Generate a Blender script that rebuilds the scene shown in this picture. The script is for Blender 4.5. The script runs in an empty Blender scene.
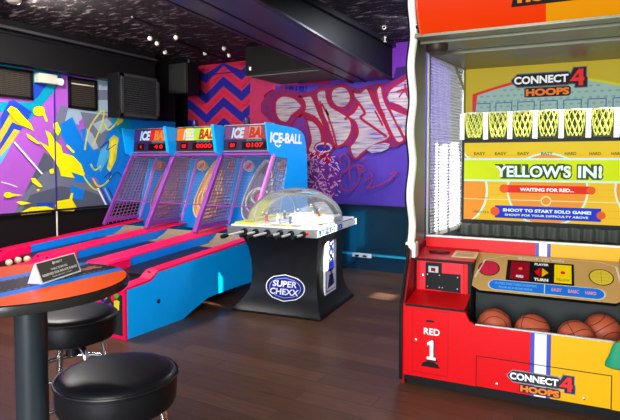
import bpy, bmesh, math, random
from mathutils import Vector, Matrix
random.seed(7)
S = bpy.context.scene
COL = S.collection
PI = math.pi
def R(a): return math.radians(a)
# ------------------------------------------------------------------ camera
F = 530.0; YAW = R(29.5); PT = R(2.3); H = 1.45; SH = -28.0
fw = Vector((-math.sin(YAW)*math.cos(PT), math.cos(YAW)*math.cos(PT), -math.sin(PT)))
rt = Vector((math.cos(YAW), math.sin(YAW), 0)); up = rt.cross(fw)
CAM = Vector((0, 0, H))
cd = bpy.data.cameras.new('camera'); cam = bpy.data.objects.new('camera', cd); COL.objects.link(cam)
cam.location = CAM; cam.rotation_euler = (PI/2-PT, 0, YAW)
cd.sensor_fit = 'HORIZONTAL'; cd.sensor_width = 36; cd.lens = F/620*36; cd.shift_y = SH/620
cd.clip_start = .02
S.camera = cam
def at(px, py, x=None, y=None, z=None):
    """the world point on the plane x=, y= or z= that the photo shows at px, py"""
    d = fw + rt*((px-310)/F) + up*((210+SH-py)/F)
    if x is not None: t = x/d.x
    elif y is not None: t = y/d.y
    else: t = (z-H)/d.z
    return CAM + d*t
# ------------------------------------------------------------------ materials
def lin(c):
    return tuple(((v/255)/12.92 if v/255 <= .04045 else ((v/255+.055)/1.055)**2.4) for v in c)
MATS = {}
def mat(name, rgb, rough=.5, metal=0, emit=0, var=.08, scale=14, bump=0, spec=.3, coat=0, alpha=1):
    if name in MATS: return MATS[name]
    m = bpy.data.materials.new(name); m.use_nodes = True; nt = m.node_tree; N = nt.nodes
    b = N['Principled BSDF']; c = lin(rgb)
    b.inputs['Roughness'].default_value = rough; b.inputs['Metallic'].default_value = metal
    b.inputs['Specular IOR Level'].default_value = spec; b.inputs['Coat Weight'].default_value = coat
    b.inputs['Coat Roughness'].default_value = .08; b.inputs['Alpha'].default_value = alpha
    tc = N.new('ShaderNodeTexCoord'); nz = N.new('ShaderNodeTexNoise')
    nz.inputs['Scale'].default_value = scale; nz.inputs['Detail'].default_value = 4
    nt.links.new(tc.outputs['Object'], nz.inputs['Vector'])
    mx = N.new('ShaderNodeMix'); mx.data_type = 'RGBA'
    mx.inputs['A'].default_value = (*[v*(1-var) for v in c], 1)
    mx.inputs['B'].default_value = (*[min(1, v*(1+var)) for v in c], 1)
    nt.links.new(nz.outputs['Fac'], mx.inputs['Factor'])
    if emit:
        b.inputs['Base Color'].default_value = (*[v*.06 for v in c], 1); b.inputs['Specular IOR Level'].default_value = .08; b.inputs['Roughness'].default_value = .5
        nt.links.new(mx.outputs['Result'], b.inputs['Emission Color']); b.inputs['Emission Strength'].default_value = emit
    else: nt.links.new(mx.outputs['Result'], b.inputs['Base Color'])
    if bump:
        bp = N.new('ShaderNodeBump'); bp.inputs['Strength'].default_value = bump; bp.inputs['Distance'].default_value = .02
        nt.links.new(nz.outputs['Fac'], bp.inputs['Height']); nt.links.new(bp.outputs['Normal'], b.inputs['Normal'])
    MATS[name] = m; return m
black = mat('black_laminate', (11, 11, 13), .5, spec=.18)
satin = mat('satin_black', (16, 17, 21), .35, spec=.35)
wallblack = mat('black_paint', (11, 10, 11), .7, bump=.2, spec=.15)
chrome = mat('chrome', (215, 218, 222), .12, 1, var=.02)
steel = mat('brushed_steel', (165, 168, 165), .35, .85)
vinyl = mat('black_vinyl', (11, 12, 15), .33, var=.03, bump=.03, scale=60, spec=.3)
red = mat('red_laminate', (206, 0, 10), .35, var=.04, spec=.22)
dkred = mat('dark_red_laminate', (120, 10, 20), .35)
yellow = mat('yellow_laminate', (222, 164, 0), .35, var=.04, spec=.22)
white = mat('white_plastic', (236, 236, 230), .4, var=.02)
cream = mat('cream_plastic', (205, 200, 182), .4)
pink = mat('hot_pink_trim', (236, 10, 80), .35, var=.05, spec=.3)
blue = mat('sky_blue_laminate', (0, 165, 252), .3, var=.05, spec=.35)
lblue = mat('lane_blue', (4, 120, 220), .4)
purple = mat('purple_powder_coat', (132, 58, 150), .35, var=.05)
pinkp = mat('pink_powder_coat', (215, 120, 205), .35, var=.05)
grey = mat('grey_metal', (118, 120, 112), .4, .4)
dgrey = mat('dark_grey_plastic', (34, 38, 37), .5, spec=.3)
navy = mat('navy_plastic', (20, 30, 80), .4)
beige = mat('pale_wood', (138, 122, 102), .5)
# ------------------------------------------------------------------ mesh builder (world coordinates; moved into the parent's frame when built)
class MB:
    GT = None
    def __init__(s, m=None): s.v = []; s.f = []; s.fm = []; s.m = []; s.d = m; s.T = MB.GT
    def mi(s, m):
        m = m or s.d
        if m not in s.m: s.m.append(m)
        return s.m.index(m)
    def add(s, vs, fs, m=None):
        n = len(s.v); i = s.mi(m)
        s.v += [Vector(p) if s.T is None else s.T @ Vector(p) for p in vs]
        for f in fs: s.f.append([n+k for k in f]); s.fm.append(i)
    def box(s, x0, x1, y0, y1, z0, z1, m=None):
        s.add([(x0,y0,z0),(x1,y0,z0),(x1,y1,z0),(x0,y1,z0),(x0,y0,z1),(x1,y0,z1),(x1,y1,z1),(x0,y1,z1)],
              [(0,3,2,1),(4,5,6,7),(0,1,5,4),(1,2,6,5),(2,3,7,6),(3,0,4,7)], m)
    def hexa(s, a, b, m=None):                 # two matching loops joined into a solid
        n = len(a)
        s.add(list(a)+list(b), [list(range(n))[::-1], list(range(n, 2*n))]+[(i, (i+1) % n, n+(i+1) % n, n+i) for i in range(n)], m)
    def prism(s, pts, d, m=None):              # polygon (3-D points) pushed along d
        d = Vector(d); a = [Vector(p) for p in pts]; s.hexa(a, [p+d for p in a], m)
    def poly(s, pts, m=None): s.add(pts, [list(range(len(pts)))], m)
    def bar(s, p, q, w, h=None, m=None):
        p = Vector(p); q = Vector(q); d = (q-p).normalized(); h = h or w
        a = d.cross(Vector((0,0,1)))
        if a.length < .01: a = Vector((1,0,0))
        a.normalize(); b = d.cross(a)
        L = lambda c: [c+a*w/2+b*h/2, c-a*w/2+b*h/2, c-a*w/2-b*h/2, c+a*w/2-b*h/2]
        s.hexa(L(p), L(q), m)
    def tube(s, path, r, n=10, m=None, closed=False, cap=True):
        P = [Vector(p) for p in path]; k = len(P); rs = r if isinstance(r, (list, tuple)) else [r]*k
        vs = []; prev = None
        for i in range(k):
            if closed: t = P[(i+1) % k]-P[i-1]
            else: t = P[min(i+1, k-1)]-P[max(i-1, 0)]
            t.normalize()
            if prev is None:
                a = t.cross(Vector((0,0,1)))
                if a.length < .05: a = t.cross(Vector((1,0,0)))
            else: a = prev - t*prev.dot(t)
            a.normalize(); prev = a; b = t.cross(a)
            vs += [P[i]+(a*math.cos(2*PI*j/n)+b*math.sin(2*PI*j/n))*rs[i] for j in range(n)]
        fs = []
        for i in range(k if closed else k-1):
            for j in range(n):
                a0 = i*n; b0 = ((i+1) % k)*n
                fs.append((a0+j, a0+(j+1) % n, b0+(j+1) % n, b0+j))
        if cap and not closed: fs += [list(range(n))[::-1], list(range((k-1)*n, k*n))]
        s.add(vs, fs, m)
    def lathe(s, c, prof, n=40, m=None, ax='z', ex=1, ey=1):    # prof = [(r, h)...]
        c = Vector(c); vs = []
        for r, h in prof:
            for j in range(n):
                a = 2*PI*j/n; x, y = r*math.cos(a)*ex, r*math.sin(a)*ey
                vs.append(c+(Vector((x, y, h)) if ax == 'z' else Vector((x, h, y)) if ax == 'y' else Vector((h, x, y))))
        fs = []
        for i in range(len(prof)-1):
            for j in range(n): fs.append((i*n+j, i*n+(j+1) % n, (i+1)*n+(j+1) % n, (i+1)*n+j))
        if prof[0][0] > 1e-4: fs.append(list(range(n))[::-1])
        if prof[-1][0] > 1e-4: fs.append(list(range((len(prof)-1)*n, len(prof)*n)))
        s.add(vs, fs, m)
    def sphere(s, c, r, m=None, n=24, sz=1):
        s.lathe(c, [(max(1e-5, r*math.sin(PI*i/(n//2))), -r*sz*math.cos(PI*i/(n//2))) for i in range(n//2+1)], n, m)
    def build(s, name, parent=None, bevel=0, smooth=False, seg=2):
        me = bpy.data.meshes.new(name); M = wm(parent).inverted()
        me.from_pydata([M @ p for p in s.v], [], s.f)
        for m in s.m: me.materials.append(m)
        for p, i in zip(me.polygons, s.fm): p.material_index = i
        bm = bmesh.new(); bm.from_mesh(me); bmesh.ops.recalc_face_normals(bm, faces=bm.faces)
        bm.to_mesh(me); bm.free(); me.update()
        o = bpy.data.objects.new(name, me); COL.objects.link(o)
        if parent: o.parent = parent
        if smooth:
            for p in me.polygons: p.use_smooth = True
            me.set_sharp_from_angle(angle=R(38))
        if bevel:
            b = o.modifiers.new('b', 'BEVEL'); b.width = bevel; b.segments = seg; b.limit_method = 'ANGLE'; b.angle_limit = R(40)
        return o
def wm(o):
    if o is None: return Matrix()
    return wm(o.parent) @ o.matrix_basis
def thing(name, label, cat, loc=(0,0,0), rz=0, group=None):
    o = bpy.data.objects.new(name, None); COL.objects.link(o); o.location = loc; o.rotation_euler = (0,0,rz)
    o.empty_display_size = .1
    bpy.context.view_layer.update()
    return tag(o, label, cat, group)
def tag(o, label, cat, group=None):
    o['label'] = label; o['category'] = cat
    if group: o['group'] = group
    return o
def struct(o): o['kind'] = 'structure'; return o
def lettering(txt, m, parent, o, a, b, w, h, name='lettering', bold=.02, depth=.001, shear=0, label=None):
    """text fitted in the w x h rectangle centred on o, reading along a, upright along b"""
    cu = bpy.data.curves.new(name, 'FONT'); cu.body = txt; cu.offset = bold; cu.extrude = 0; cu.shear = shear
    cu.align_x = 'CENTER'; cu.resolution_u = 3
    t = bpy.data.objects.new('tmp', cu); COL.objects.link(t)
    dg = bpy.context.evaluated_depsgraph_get(); dg.update()
    me = bpy.data.meshes.new_from_object(t.evaluated_get(dg)); bpy.data.objects.remove(t)
    xs = [v.co.x for v in me.vertices]; ys = [v.co.y for v in me.vertices]
    cx, cy = (min(xs)+max(xs))/2, (min(ys)+max(ys))/2; sx = w/(max(xs)-min(xs)); sy = h/(max(ys)-min(ys))
    a = Vector(a).normalized(); b = Vector(b).normalized(); n = a.cross(b); o = Vector(o); M = wm(parent).inverted()
    if MB.GT is not None: M = M @ MB.GT
    for v in me.vertices: v.co = M @ (o + a*((v.co.x-cx)*sx) + b*((v.co.y-cy)*sy) + n*depth)
    me.materials.clear(); me.materials.append(m); me.name = name
    ob = bpy.data.objects.new(name, me); COL.objects.link(ob); ob.parent = parent
    if label: ob['label'] = label
    return ob
XA, YA, ZA = Vector((1,0,0)), Vector((0,1,0)), Vector((0,0,1))
# ------------------------------------------------------------------ the room
LW, BW, CZ, RW = -5.74, 6.5, 2.95, 1.2
def floor_mat():
    m = bpy.data.materials.new('dark_wood_planks'); m.use_nodes = True; nt = m.node_tree; N = nt.nodes; b = N['Principled BSDF']
    tc = N.new('ShaderNodeTexCoord'); mp = N.new('ShaderNodeMapping'); mp.inputs['Rotation'].default_value = (0,0,R(0))
    nt.links.new(tc.outputs['Object'], mp.inputs['Vector'])
    br = N.new('ShaderNodeTexBrick'); nt.links.new(mp.outputs[0], br.inputs['Vector'])
    br.inputs['Scale'].default_value = 1; br.inputs['Brick Width'].default_value = 1.2; br.inputs['Row Height'].default_value = .15
    br.inputs['Mortar Size'].default_value = .002; br.offset = .37
    br.inputs['Color1'].default_value = (*lin((78, 52, 38)), 1); br.inputs['Color2'].default_value = (*lin((98, 68, 50)), 1)
    br.inputs['Mortar'].default_value = (*lin((40, 24, 18)), 1)
    nz = N.new('ShaderNodeTexNoise'); nz.inputs['Scale'].default_value = 5; nz.inputs['Detail'].default_value = 8
    mp2 = N.new('ShaderNodeMapping'); mp2.inputs['Scale'].default_value = (1.2, 9, 1)
    nt.links.new(tc.outputs['Object'], mp2.inputs['Vector']); nt.links.new(mp2.outputs[0], nz.inputs['Vector'])
    mx = N.new('ShaderNodeMix'); mx.data_type = 'RGBA'; mx.blend_type = 'MULTIPLY'; mx.inputs['Factor'].default_value = .55
    cr = N.new('ShaderNodeValToRGB'); cr.color_ramp.elements[0].position = .3; cr.color_ramp.elements[0].color = (.45,.42,.4,1)
    cr.color_ramp.elements[1].position = .7; cr.color_ramp.elements[1].color = (1.15,1.1,1.05,1)
    nt.links.new(nz.outputs['Fac'], cr.inputs['Fac'])
    nt.links.new(br.outputs['Color'], mx.inputs['A']); nt.links.new(cr.outputs['Color'], mx.inputs['B'])
    nt.links.new(mx.outputs['Result'], b.inputs['Base Color']); b.inputs['Specular IOR Level'].default_value = .25
    mr = N.new('ShaderNodeMapRange'); mr.inputs['To Min'].default_value = .28; mr.inputs['To Max'].default_value = .5
    nt.links.new(nz.outputs['Fac'], mr.inputs['Value']); nt.links.new(mr.outputs[0], b.inputs['Roughness'])
    bp = N.new('ShaderNodeBump'); bp.inputs['Strength'].default_value = .12; bp.inputs['Distance'].default_value = .01
    nt.links.new(nz.outputs['Fac'], bp.inputs['Height']); nt.links.new(bp.outputs['Normal'], b.inputs['Normal'])
    return m
f = MB(floor_mat()); f.box(-6.5, 1.34, -3, BW+.1, -.1, 0); struct(f.build('floor'))
def ceil_mat():
    m = mat('rough_black_ceiling', (26, 21, 22), .55, bump=.0, spec=.2)
    nt = m.node_tree; N = nt.nodes; b = N['Principled BSDF']
    tc = N.new('ShaderNodeTexCoord'); mp = N.new('ShaderNodeMapping'); mp.inputs['Scale'].default_value = (1.2, 3.5, 1)
    nt.links.new(tc.outputs['Object'], mp.inputs['Vector'])
    nz = N.new('ShaderNodeTexNoise'); nz.inputs['Scale'].default_value = 5; nz.inputs['Detail'].default_value = 9; nz.inputs['Roughness'].default_value = .75
    nt.links.new(mp.outputs[0], nz.inputs['Vector'])
    bp = N.new('ShaderNodeBump'); bp.inputs['Strength'].default_value = .9; bp.inputs['Distance'].default_value = .06
    nt.links.new(nz.outputs['Fac'], bp.inputs['Height']); nt.links.new(bp.outputs['Normal'], b.inputs['Normal'])
    cr = N.new('ShaderNodeValToRGB'); cr.color_ramp.elements[0].position = .54; cr.color_ramp.elements[0].color = (*lin((30,24,26)),1)
    cr.color_ramp.elements[1].position = .68; cr.color_ramp.elements[1].color = (*lin((205,192,190)),1)
    nt.links.new(nz.outputs['Fac'], cr.inputs['Fac']); nt.links.new(cr.outputs['Color'], b.inputs['Base Color'])
    return m
f = MB(ceil_mat()); f.box(-6.5, 1.34, -3, BW+.1, CZ, CZ+.1); struct(f.build('ceiling'))
dado = mat('dark_teal_dado', (14, 40, 54), .28, var=.25, scale=3, coat=.3)
wpur = mat('mural_violet', (78, 52, 150), .6, spec=.12, var=.18, scale=4)
# --- paint colours of the murals
def P(n, c, var=.1): return mat('paint_'+n, c, .6, var=var, scale=10, spec=.12)
ppur = P('orchid', (150, 78, 172)); pgry = P('grey', (98, 104, 122)); plgr = P('pale_grey', (140, 160, 176)); pblu = P('blue', (10, 112, 196))
pteal = P('teal', (0, 128, 150)); pnav = P('royal', (28, 60, 158)); pyel = P('yellow', (228, 208, 8)); pora = P('orange', (240, 160, 40))
pwht = P('white', (225, 225, 235)); pcyan = P('light_blue', (70, 160, 205)); polv = P('olive', (190, 190, 70), .4); pgr2 = P('dark_grey', (74, 80, 96))
pink2 = P('rose', (172, 46, 86)); pcri = P('crimson', (146, 16, 54), .2); pdb = P('indigo', (34, 30, 128)); predr = P('red', (196, 30, 52), .2)
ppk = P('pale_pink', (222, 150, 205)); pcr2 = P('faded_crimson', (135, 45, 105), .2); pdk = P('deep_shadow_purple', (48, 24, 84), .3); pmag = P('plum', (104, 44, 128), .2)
def streak_mat():
    m = mat('paint_streaked_lilac', (190, 175, 205), .5); nt = m.node_tree; N = nt.nodes; b = N['Principled BSDF']
    tc = N.new('ShaderNodeTexCoord'); mp = N.new('ShaderNodeMapping'); mp.inputs['Scale'].default_value = (2.0, 1, 30)
    nt.links.new(tc.outputs['Object'], mp.inputs['Vector']); nz = N.new('ShaderNodeTexNoise'); nz.inputs['Scale'].default_value = 1.4; nz.inputs['Detail'].default_value = 3
    nt.links.new(mp.outputs[0], nz.inputs['Vector']); cr = N.new('ShaderNodeValToRGB')
    e = cr.color_ramp.elements; e[0].position = .36; e[0].color = (*lin((92,68,140)),1); e[1].position = .62; e[1].color = (*lin((172,158,150)),1)
    n = e.new(.46); n.color = (*lin((146,130,148)),1)
    nt.links.new(nz.outputs['Fac'], cr.inputs['Fac']); nt.links.new(cr.outputs['Color'], b.inputs['Base Color']); return m
pstr = streak_mat()
class Wall:
    """a wall mesh whose painted shapes are thin coats of paint on its face"""
    def __init__(s, axis, c, m): s.mb = MB(m); s.ax = axis; s.c = c; s.k = 0
    def pt(s, p, off):
        return at(*p, x=s.c+off) if s.ax == 'x' else at(*p, y=s.c-off)
    def on(s, pts, m, world=False):
        s.k += 1; off = .0004*s.k
        if world: q = [Vector((s.c+off, p[0], p[1])) if s.ax == 'x' else Vector((p[0], s.c-off, p[1])) for p in pts]
        else:
            q = [s.pt(p, 0) for p in pts]
            q = [Vector((s.c+off, p.y, p.z)) if s.ax == 'x' else Vector((p.x, s.c-off, p.z)) for p in q]
        s.mb.poly(q, m)
    def ell(s, cx, cy, rx, ry, m, n=18, a=0):
        s.on([(cx+rx*math.cos(t)*math.cos(a)-ry*math.sin(t)*math.sin(a), cy+rx*math.cos(t)*math.sin(a)+ry*math.sin(t)*math.cos(a)) for t in [2*PI*i/n for i in range(n)]], m)
    def stroke(s, pts, w, m):
        # smoothed brush stroke of width w (photo px) along the points
        P_ = []
        n = len(pts)
        for i in range(n-1):
            p0 = pts[max(i-1,0)]; p1 = pts[i]; p2 = pts[i+1]; p3 = pts[min(i+2,n-1)]
            for k in range(5):
                t = k/5; P_.append(tuple(.5*((2*p1[j])+(-p0[j]+p2[j])*t+(2*p0[j]-5*p1[j]+4*p2[j]-p3[j])*t*t+(-p0[j]+3*p1[j]-3*p2[j]+p3[j])*t**3) for j in (0,1)))
        P_.append(pts[-1]); L = []; Rr = []
        for i, p in enumerate(P_):
            q = P_[min(i+1, len(P_)-1)]; o = P_[max(i-1, 0)]; dx, dy = q[0]-o[0], q[1]-o[1]; l = math.hypot(dx, dy) or 1
            L.append((p[0]-dy/l*w/2, p[1]+dx/l*w/2)); Rr.append((p[0]+dy/l*w/2, p[1]-dx/l*w/2))
        s.k += 1; off = .0004*s.k
        def q3(p):
            v = s.pt(p, 0); return Vector((s.c+off, v.y, v.z)) if s.ax == 'x' else Vector((v.x, s.c-off, v.z))
        for i in range(len(P_)-1): s.mb.poly([q3(L[i]), q3(L[i+1]), q3(Rr[i+1]), q3(Rr[i])], m)
# left wall
w = Wall('x', LW, ppur)
w.mb.box(LW-.1, LW, -3, 5.45, 0, CZ)
w.on([(-3,0),(5.45,0),(5.45,.862),(-3,.862)], wallblack, True)
w.on([(3.4,2.4),(3.68,2.5),(4.1,2.5),(4.1,2.62),(3.2,2.62),(3.2,2.2)], pteal, True)
w.on([(0,102),(33,102),(33,69),(62,73),(60,84),(30,120),(0,112)], pteal)
w.on([(33,84),(46,72),(56,72),(38,97),(33,101)], pnav)
w.on([(48,72),(74,72),(72,77),(50,73)], pnav)
w.on([(0,118),(9,101),(14,100),(32,112),(27,121),(12,112),(0,131)], pnav)
w.on([(0,131),(11,112),(27,121),(22,127),(12,122),(0,143)], pora)
w.on([(0,143),(12,122),(23,127),(18,134),(0,158)], pnav)
w.on([(0,150),(14,129),(20,131),(0,160)], pora)
w.on([(0,156),(14,140),(0,165)], pcyan)
w.on([(60,105),(70,108),(96,111),(108,112),(108,80),(97,80),(96,110),(112,124),(104,128),(70,124),(52,150),(46,150)], pgry)
w.on([(96,80),(108,80),(108,112),(96,112)], plgr); w.on([(96,90),(108,90),(108,100),(96,100)], pgry)
w.on([(68,108),(110,114),(112,126),(64,124)], plgr)
w.on([(14,214),(24,193),(45,153),(56,165),(70,172),(90,180),(113,196),(113,207)], pgry)
w.on([(24,193),(34,173),(44,152),(53,158),(53,170),(44,172)], pgr2)
w.on([(30,195),(60,186),(85,190),(113,200),(113,207),(20,214)], pgr2)
w.on([(57,126),(72,117),(80,134),(92,155),(104,176),(92,178),(78,168),(66,146)], pblu)
w.on([(78,125),(120,118),(132,150),(140,200),(113,207),(104,196),(92,170),(86,146)], pblu)
w.on([(108,60),(175,60),(175,124),(108,113)], wallblack)
w.on([(120,118),(175,122),(175,205),(136,204)], pblu)
w.on([(108,112),(128,114),(134,134),(120,136)], pteal)
w.on([(72,172),(90,176),(90,183),(74,182)], pblu); w.on([(70,185),(84,190),(82,200),(70,198)], pblu)
w.on([(36,203),(53,202),(52,207),(36,207)], pnav)
w.on([(80,112),(112,116),(107,134),(101,150),(94,150),(86,134)], pgry)
w.on([(86,128),(92,134),(98,148),(93,150),(86,140)], plgr)
w.on([(92,124),(106,118),(112,124),(100,134)], plgr)
w.on([(100,150),(112,140),(109,156),(100,172),(96,166)], pcyan)
w.on([(78,122),(82,118),(84,128),(80,130)], ppur)
for i in range(4): w.stroke([(97+i*3.4,188),(101+i*3.4,196),(106+i*3.2,206)], 1.6, [pwht, pnav, plgr, pnav][i])
for p in [[(84,150),(88,130),(98,114),(103,112),(101,124),(92,146)], [(92,178),(97,186),(104,184),(111,176)], [(90,164),(94,170),(100,166)], [(80,168),(84,178),(92,188),(98,190)], [(104,124),(108,130),(116,122),(120,114)]]:
    w.stroke(p, 1.5, polv)
w.on([(108,140),(113,135),(118,138),(115,160),(109,172),(106,168),(109,155)], polv); w.on([(110,142),(114,139),(115,142),(112,160),(109,166)], pyel)
w.on([(117,112),(124,110),(122,122),(116,126)], polv)
w.stroke([(99,148),(108,141),(106,150),(115,144)], .8, pdb); w.stroke([(103,178),(110,172),(108,180),(116,172),(122,178)], .8, pdb)
def spl(pts): w.on(pts, pyel)
w.ell(38,111,6,5,pyel); w.on([(41,113),(44,113),(47,121),(45,122)], pyel)
spl([(6,110),(10,106),(16,109),(22,116),(30,124),(33,131),(27,128),(20,125),(12,118)])
spl([(44,130),(49,133),(54,140),(60,146),(62,153),(72,156),(80,164),(84,174),(82,176),(70,172),(74,178),(60,176),(58,168),(53,160),(48,153),(42,146),(38,141),(48,147),(47,138)])
spl([(25,133),(30,136),(40,144),(36,144),(27,138)]); spl([(52,124),(56,122),(60,130),(57,136),(53,130)])
spl([(66,144),(74,152),(72,153),(65,146)]); spl([(30,178),(34,178),(42,187),(38,187),(31,182)])
w.ell(7,195,4.5,3,pyel); spl([(8,193),(22,195),(8,197)]); spl([(15,202),(20,201),(30,203),(20,205)]); w.ell(37,190,1.5,1.2,pyel)
spl([(20,212),(30,207),(45,206),(53,209),(50,212),(20,215)]); spl([(56,201),(68,199),(70,193),(72,193),(71,200),(76,208),(72,211),(58,211),(54,206)])
spl([(48,170),(52,168),(53,173),(49,174)])
w.stroke([(13,142),(27,158),(41,174)], 1.6, pwht); w.stroke([(0,182),(8,184),(16,187)], .8, pwht)
w.stroke([(53,88),(53.5,130),(54.5,175),(55.5,213)], 1.3, pdb)
struct(w.mb.build('wall_left'))
# soffit along the left wall, ledge, dado rail and side wall of the recess
f = MB(wallblack); f.box(LW, LW+.16, -3, 5.45, 2.5, CZ); struct(f.build('trim_1'))
f = MB(satin); f.box(LW+.16, LW+.19, -3, 5.45, 2.79, 2.81); f.box(LW+.001, LW+.175, -3, 5.45, 2.485, 2.5); struct(f.build('trim_2'))
f = MB(satin); f.box(LW, LW+.03, -3, 5.45, .85, .875); struct(f.build('trim_3'))
f = MB(wallblack); f.box(-6.5, LW, 5.35, 5.45, 0, CZ); f.box(-6.5, -6.4, 5.45, BW, 0, CZ); struct(f.build('wall_recess'))
# back wall
w = Wall('y', BW, wpur); w.mb.box(-6.5, 1.34, BW, BW+.1, 0, CZ)
w.on([(-6.5,0),(1.2,0),(1.2,.845),(-6.5,.845)], dado, True)
w.on([(-6.5,.845),(-5.93,.845),(-5.93,CZ),(-6.5,CZ)], wallblack, True)  # shade of the corner gap, painted black
w.on([(-5.93,.845),(-3.35,.845),(-3.35,CZ),(-5.93,CZ)], pcri, True)
# zigzag
w.on([(-5.93,1.2),(-4.62,1.2),(-4.62,CZ),(-5.93,CZ)], pink2, True)
X0 = -5.20; hp = .345; am = .25
for k in range(-5, 5):
    z = 2.60+k*.315
    def zz(dz, lo=-5.93, hi=-4.62):
        r = []; x = X0-4*hp; i = -4
        pts = []
        while x <= X0+4*hp+.01: pts.append((x, z+dz+(am if i % 2 == 0 else 0)-am)); x += hp; i += 1
        out = []
        for a, b in zip(pts, pts[1:]):
            x0, x1 = max(a[0], lo), min(b[0], hi)
            if x1 > x0:
                f_ = lambda q: a[1]+(b[1]-a[1])*(q-a[0])/(b[0]-a[0]); out.append((x0, x1, f_(x0), f_(x1)))
        return out
    for x0, x1, z0, z1 in zz(0):
        top = min(CZ, 9)
        q = [(x0,z0),(x1,z1),(x1,z1+.145),(x0,z0+.145)]
        q = [(a, min(b, CZ-.002)) for a, b in q]
        if max(b for a, b in q)-min(b for a, b in q) > .01 and min(b for a,b in q) > 1.2: w.on(q, pdb, True)
    for x0, x1, z0, z1 in zz(.20):
        q = [(x0,z0),(x1,z1),(x1,z1+.06),(x0,z0+.06)]; q = [(a, min(b, CZ-.002)) for a, b in q]
        if max(b for a, b in q)-min(b for a, b in q) > .01 and min(b for a,b in q) > 1.2: w.on(q, predr, True)
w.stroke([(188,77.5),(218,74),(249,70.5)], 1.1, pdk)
w.on([(252,60),(258,60),(263,92),(282,140),(250,140)], pink2)
w.on([(262,72),(300,84),(290,90),(272,90),(262,98),(258,90)], pink2)
w.on([(276,86),(310,84),(345,84),(354,82),(412,60),(420,60),(420,95),(276,95)], wpur)
w.on([(277,88),(308,86),(307,93),(300,95),(277,92)], pdb)
for i in range(9): w.on([(278+i*3.4,86),(279.6+i*3.4,86),(279.4+i*3.4,96-(i%3)*2),(278.2+i*3.4,95-(i%3)*2)], [wpur, pdb, pmag][i % 3])
w.on([(392,44),(420,40),(420,82),(392,82)], P('violet', (98, 38, 140)))
w.on([(394,80),(397,68),(410,66),(420,70),(420,84),(405,82)], pdk)  # shadow under the beam, painted on the wall in dark purple
# crimson ground of the lettering
w.on([(262,104),(270,92),(282,88),(296,91),(304,93),(316,90),(322,85),(330,87),(334,85),(345,83),(352,87),(360,89),(374,84),(386,84),(398,79),(406,74),(420,70),(420,142),(405,142),(398,147),(386,148),(374,146),(356,156),(350,146),(342,146),(334,146),(331,154),(318,156),(308,150),(300,138),(290,128),(272,122),(262,112)], P('wine', (112, 28, 84), .3))
w.on([(300,110),(310,128),(312,158),(325,160),(340,172),(334,205),(300,205),(285,160),(285,125)], pmag)
def blob(pts):
    w.on(pts, pstr); q = [p for p in pts if p[0] < 418]; w.stroke(q+([q[0]] if len(q) == len(pts) else []), 2.3, pcri)
blob([(276,108),(277,101),(282,96.5),(288,96),(295,98),(300,102),(303,107),(298,112),(293,116),(290,121),(287,123),(281,121),(277,115)])
blob([(300,96),(304,97),(312,96),(316,103),(320,113),(325,125),(322,126),(318,121),(311,116),(304,115),(300,117),(305,111),(306,105),(304,100)])
blob([(317,95),(320,91),(324,89.5),(327,91),(328,98),(331,105),(336,109),(343,113),(350,118),(353,125),(352,133),(347,142),(341,146),(336,146),(333,138),(329,127),(325,117),(320,106)])
blob([(332,93),(335,88.5),(341,86.5),(347,88),(351,93),(352,100),(349,105),(344,108),(338,107),(334,103),(332,98)])
blob([(307,119),(314,121),(320,127),(323,136),(322,146),(318,153),(312,153),(309,150),(312,141),(310,130)])
blob([(354,91),(360,93),(368,88.6),(374,101),(380,112),(386,124),(391,136),(386,141),(376,145),(365,152),(356,159),(351,148),(356,140),(359,132),(356,122),(349,117),(355,112),(359,104),(355,97)])
blob([(377,91),(380,86),(383,88),(384,95),(387,104),(394,117),(401,131),(405,140),(399,143),(394,137),(388,124),(381,108)])
blob([(388,97),(390,91),(396,86),(404,81),(412,77),(420,76),(420,112),(410,110),(400,106),(391,103)])
blob([(391,108),(398,111),(406,114),(414,117),(420,118),(420,136),(412,138),(405,137),(400,127)])
w.ell(325,147.5,10,6.5,pcri); w.ell(325,147.5,8.5,5,pstr); w.ell(324.5,148,7,3.6,pdb)
w.on([(368,150),(374,145),(386,143),(391,144),(389,149),(382,152),(373,153)], pstr)
for p, t in [([(323,104),(330,116),(327,110),(334,130),(338,146)], 1.8), ([(321,101),(325,116),(329,124),(331,132)], 1.5), ([(358,101),(366,113),(362,118),(374,127),(388,137)], 2.6), ([(372,90),(379,103),(386,117)], 2), ([(376,111),(380,118),(384,126)], 1.6),
             ([(346,120),(353,112),(359,103)], 2.2), ([(304,112),(297,118),(291,127)], 2.2), ([(398,92),(406,90),(413,94)], 1.8), ([(406,84),(407,92),(410,99)], 1.8), ([(400,98),(406,90),(414,88)], 1.4),
             ([(293,116),(303,113),(315,117),(323,126),(327,138),(326,148)], 2.6), ([(354,128),(359,134),(355,142)], 2)]:
    w.stroke(p, t, pcri)
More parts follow.
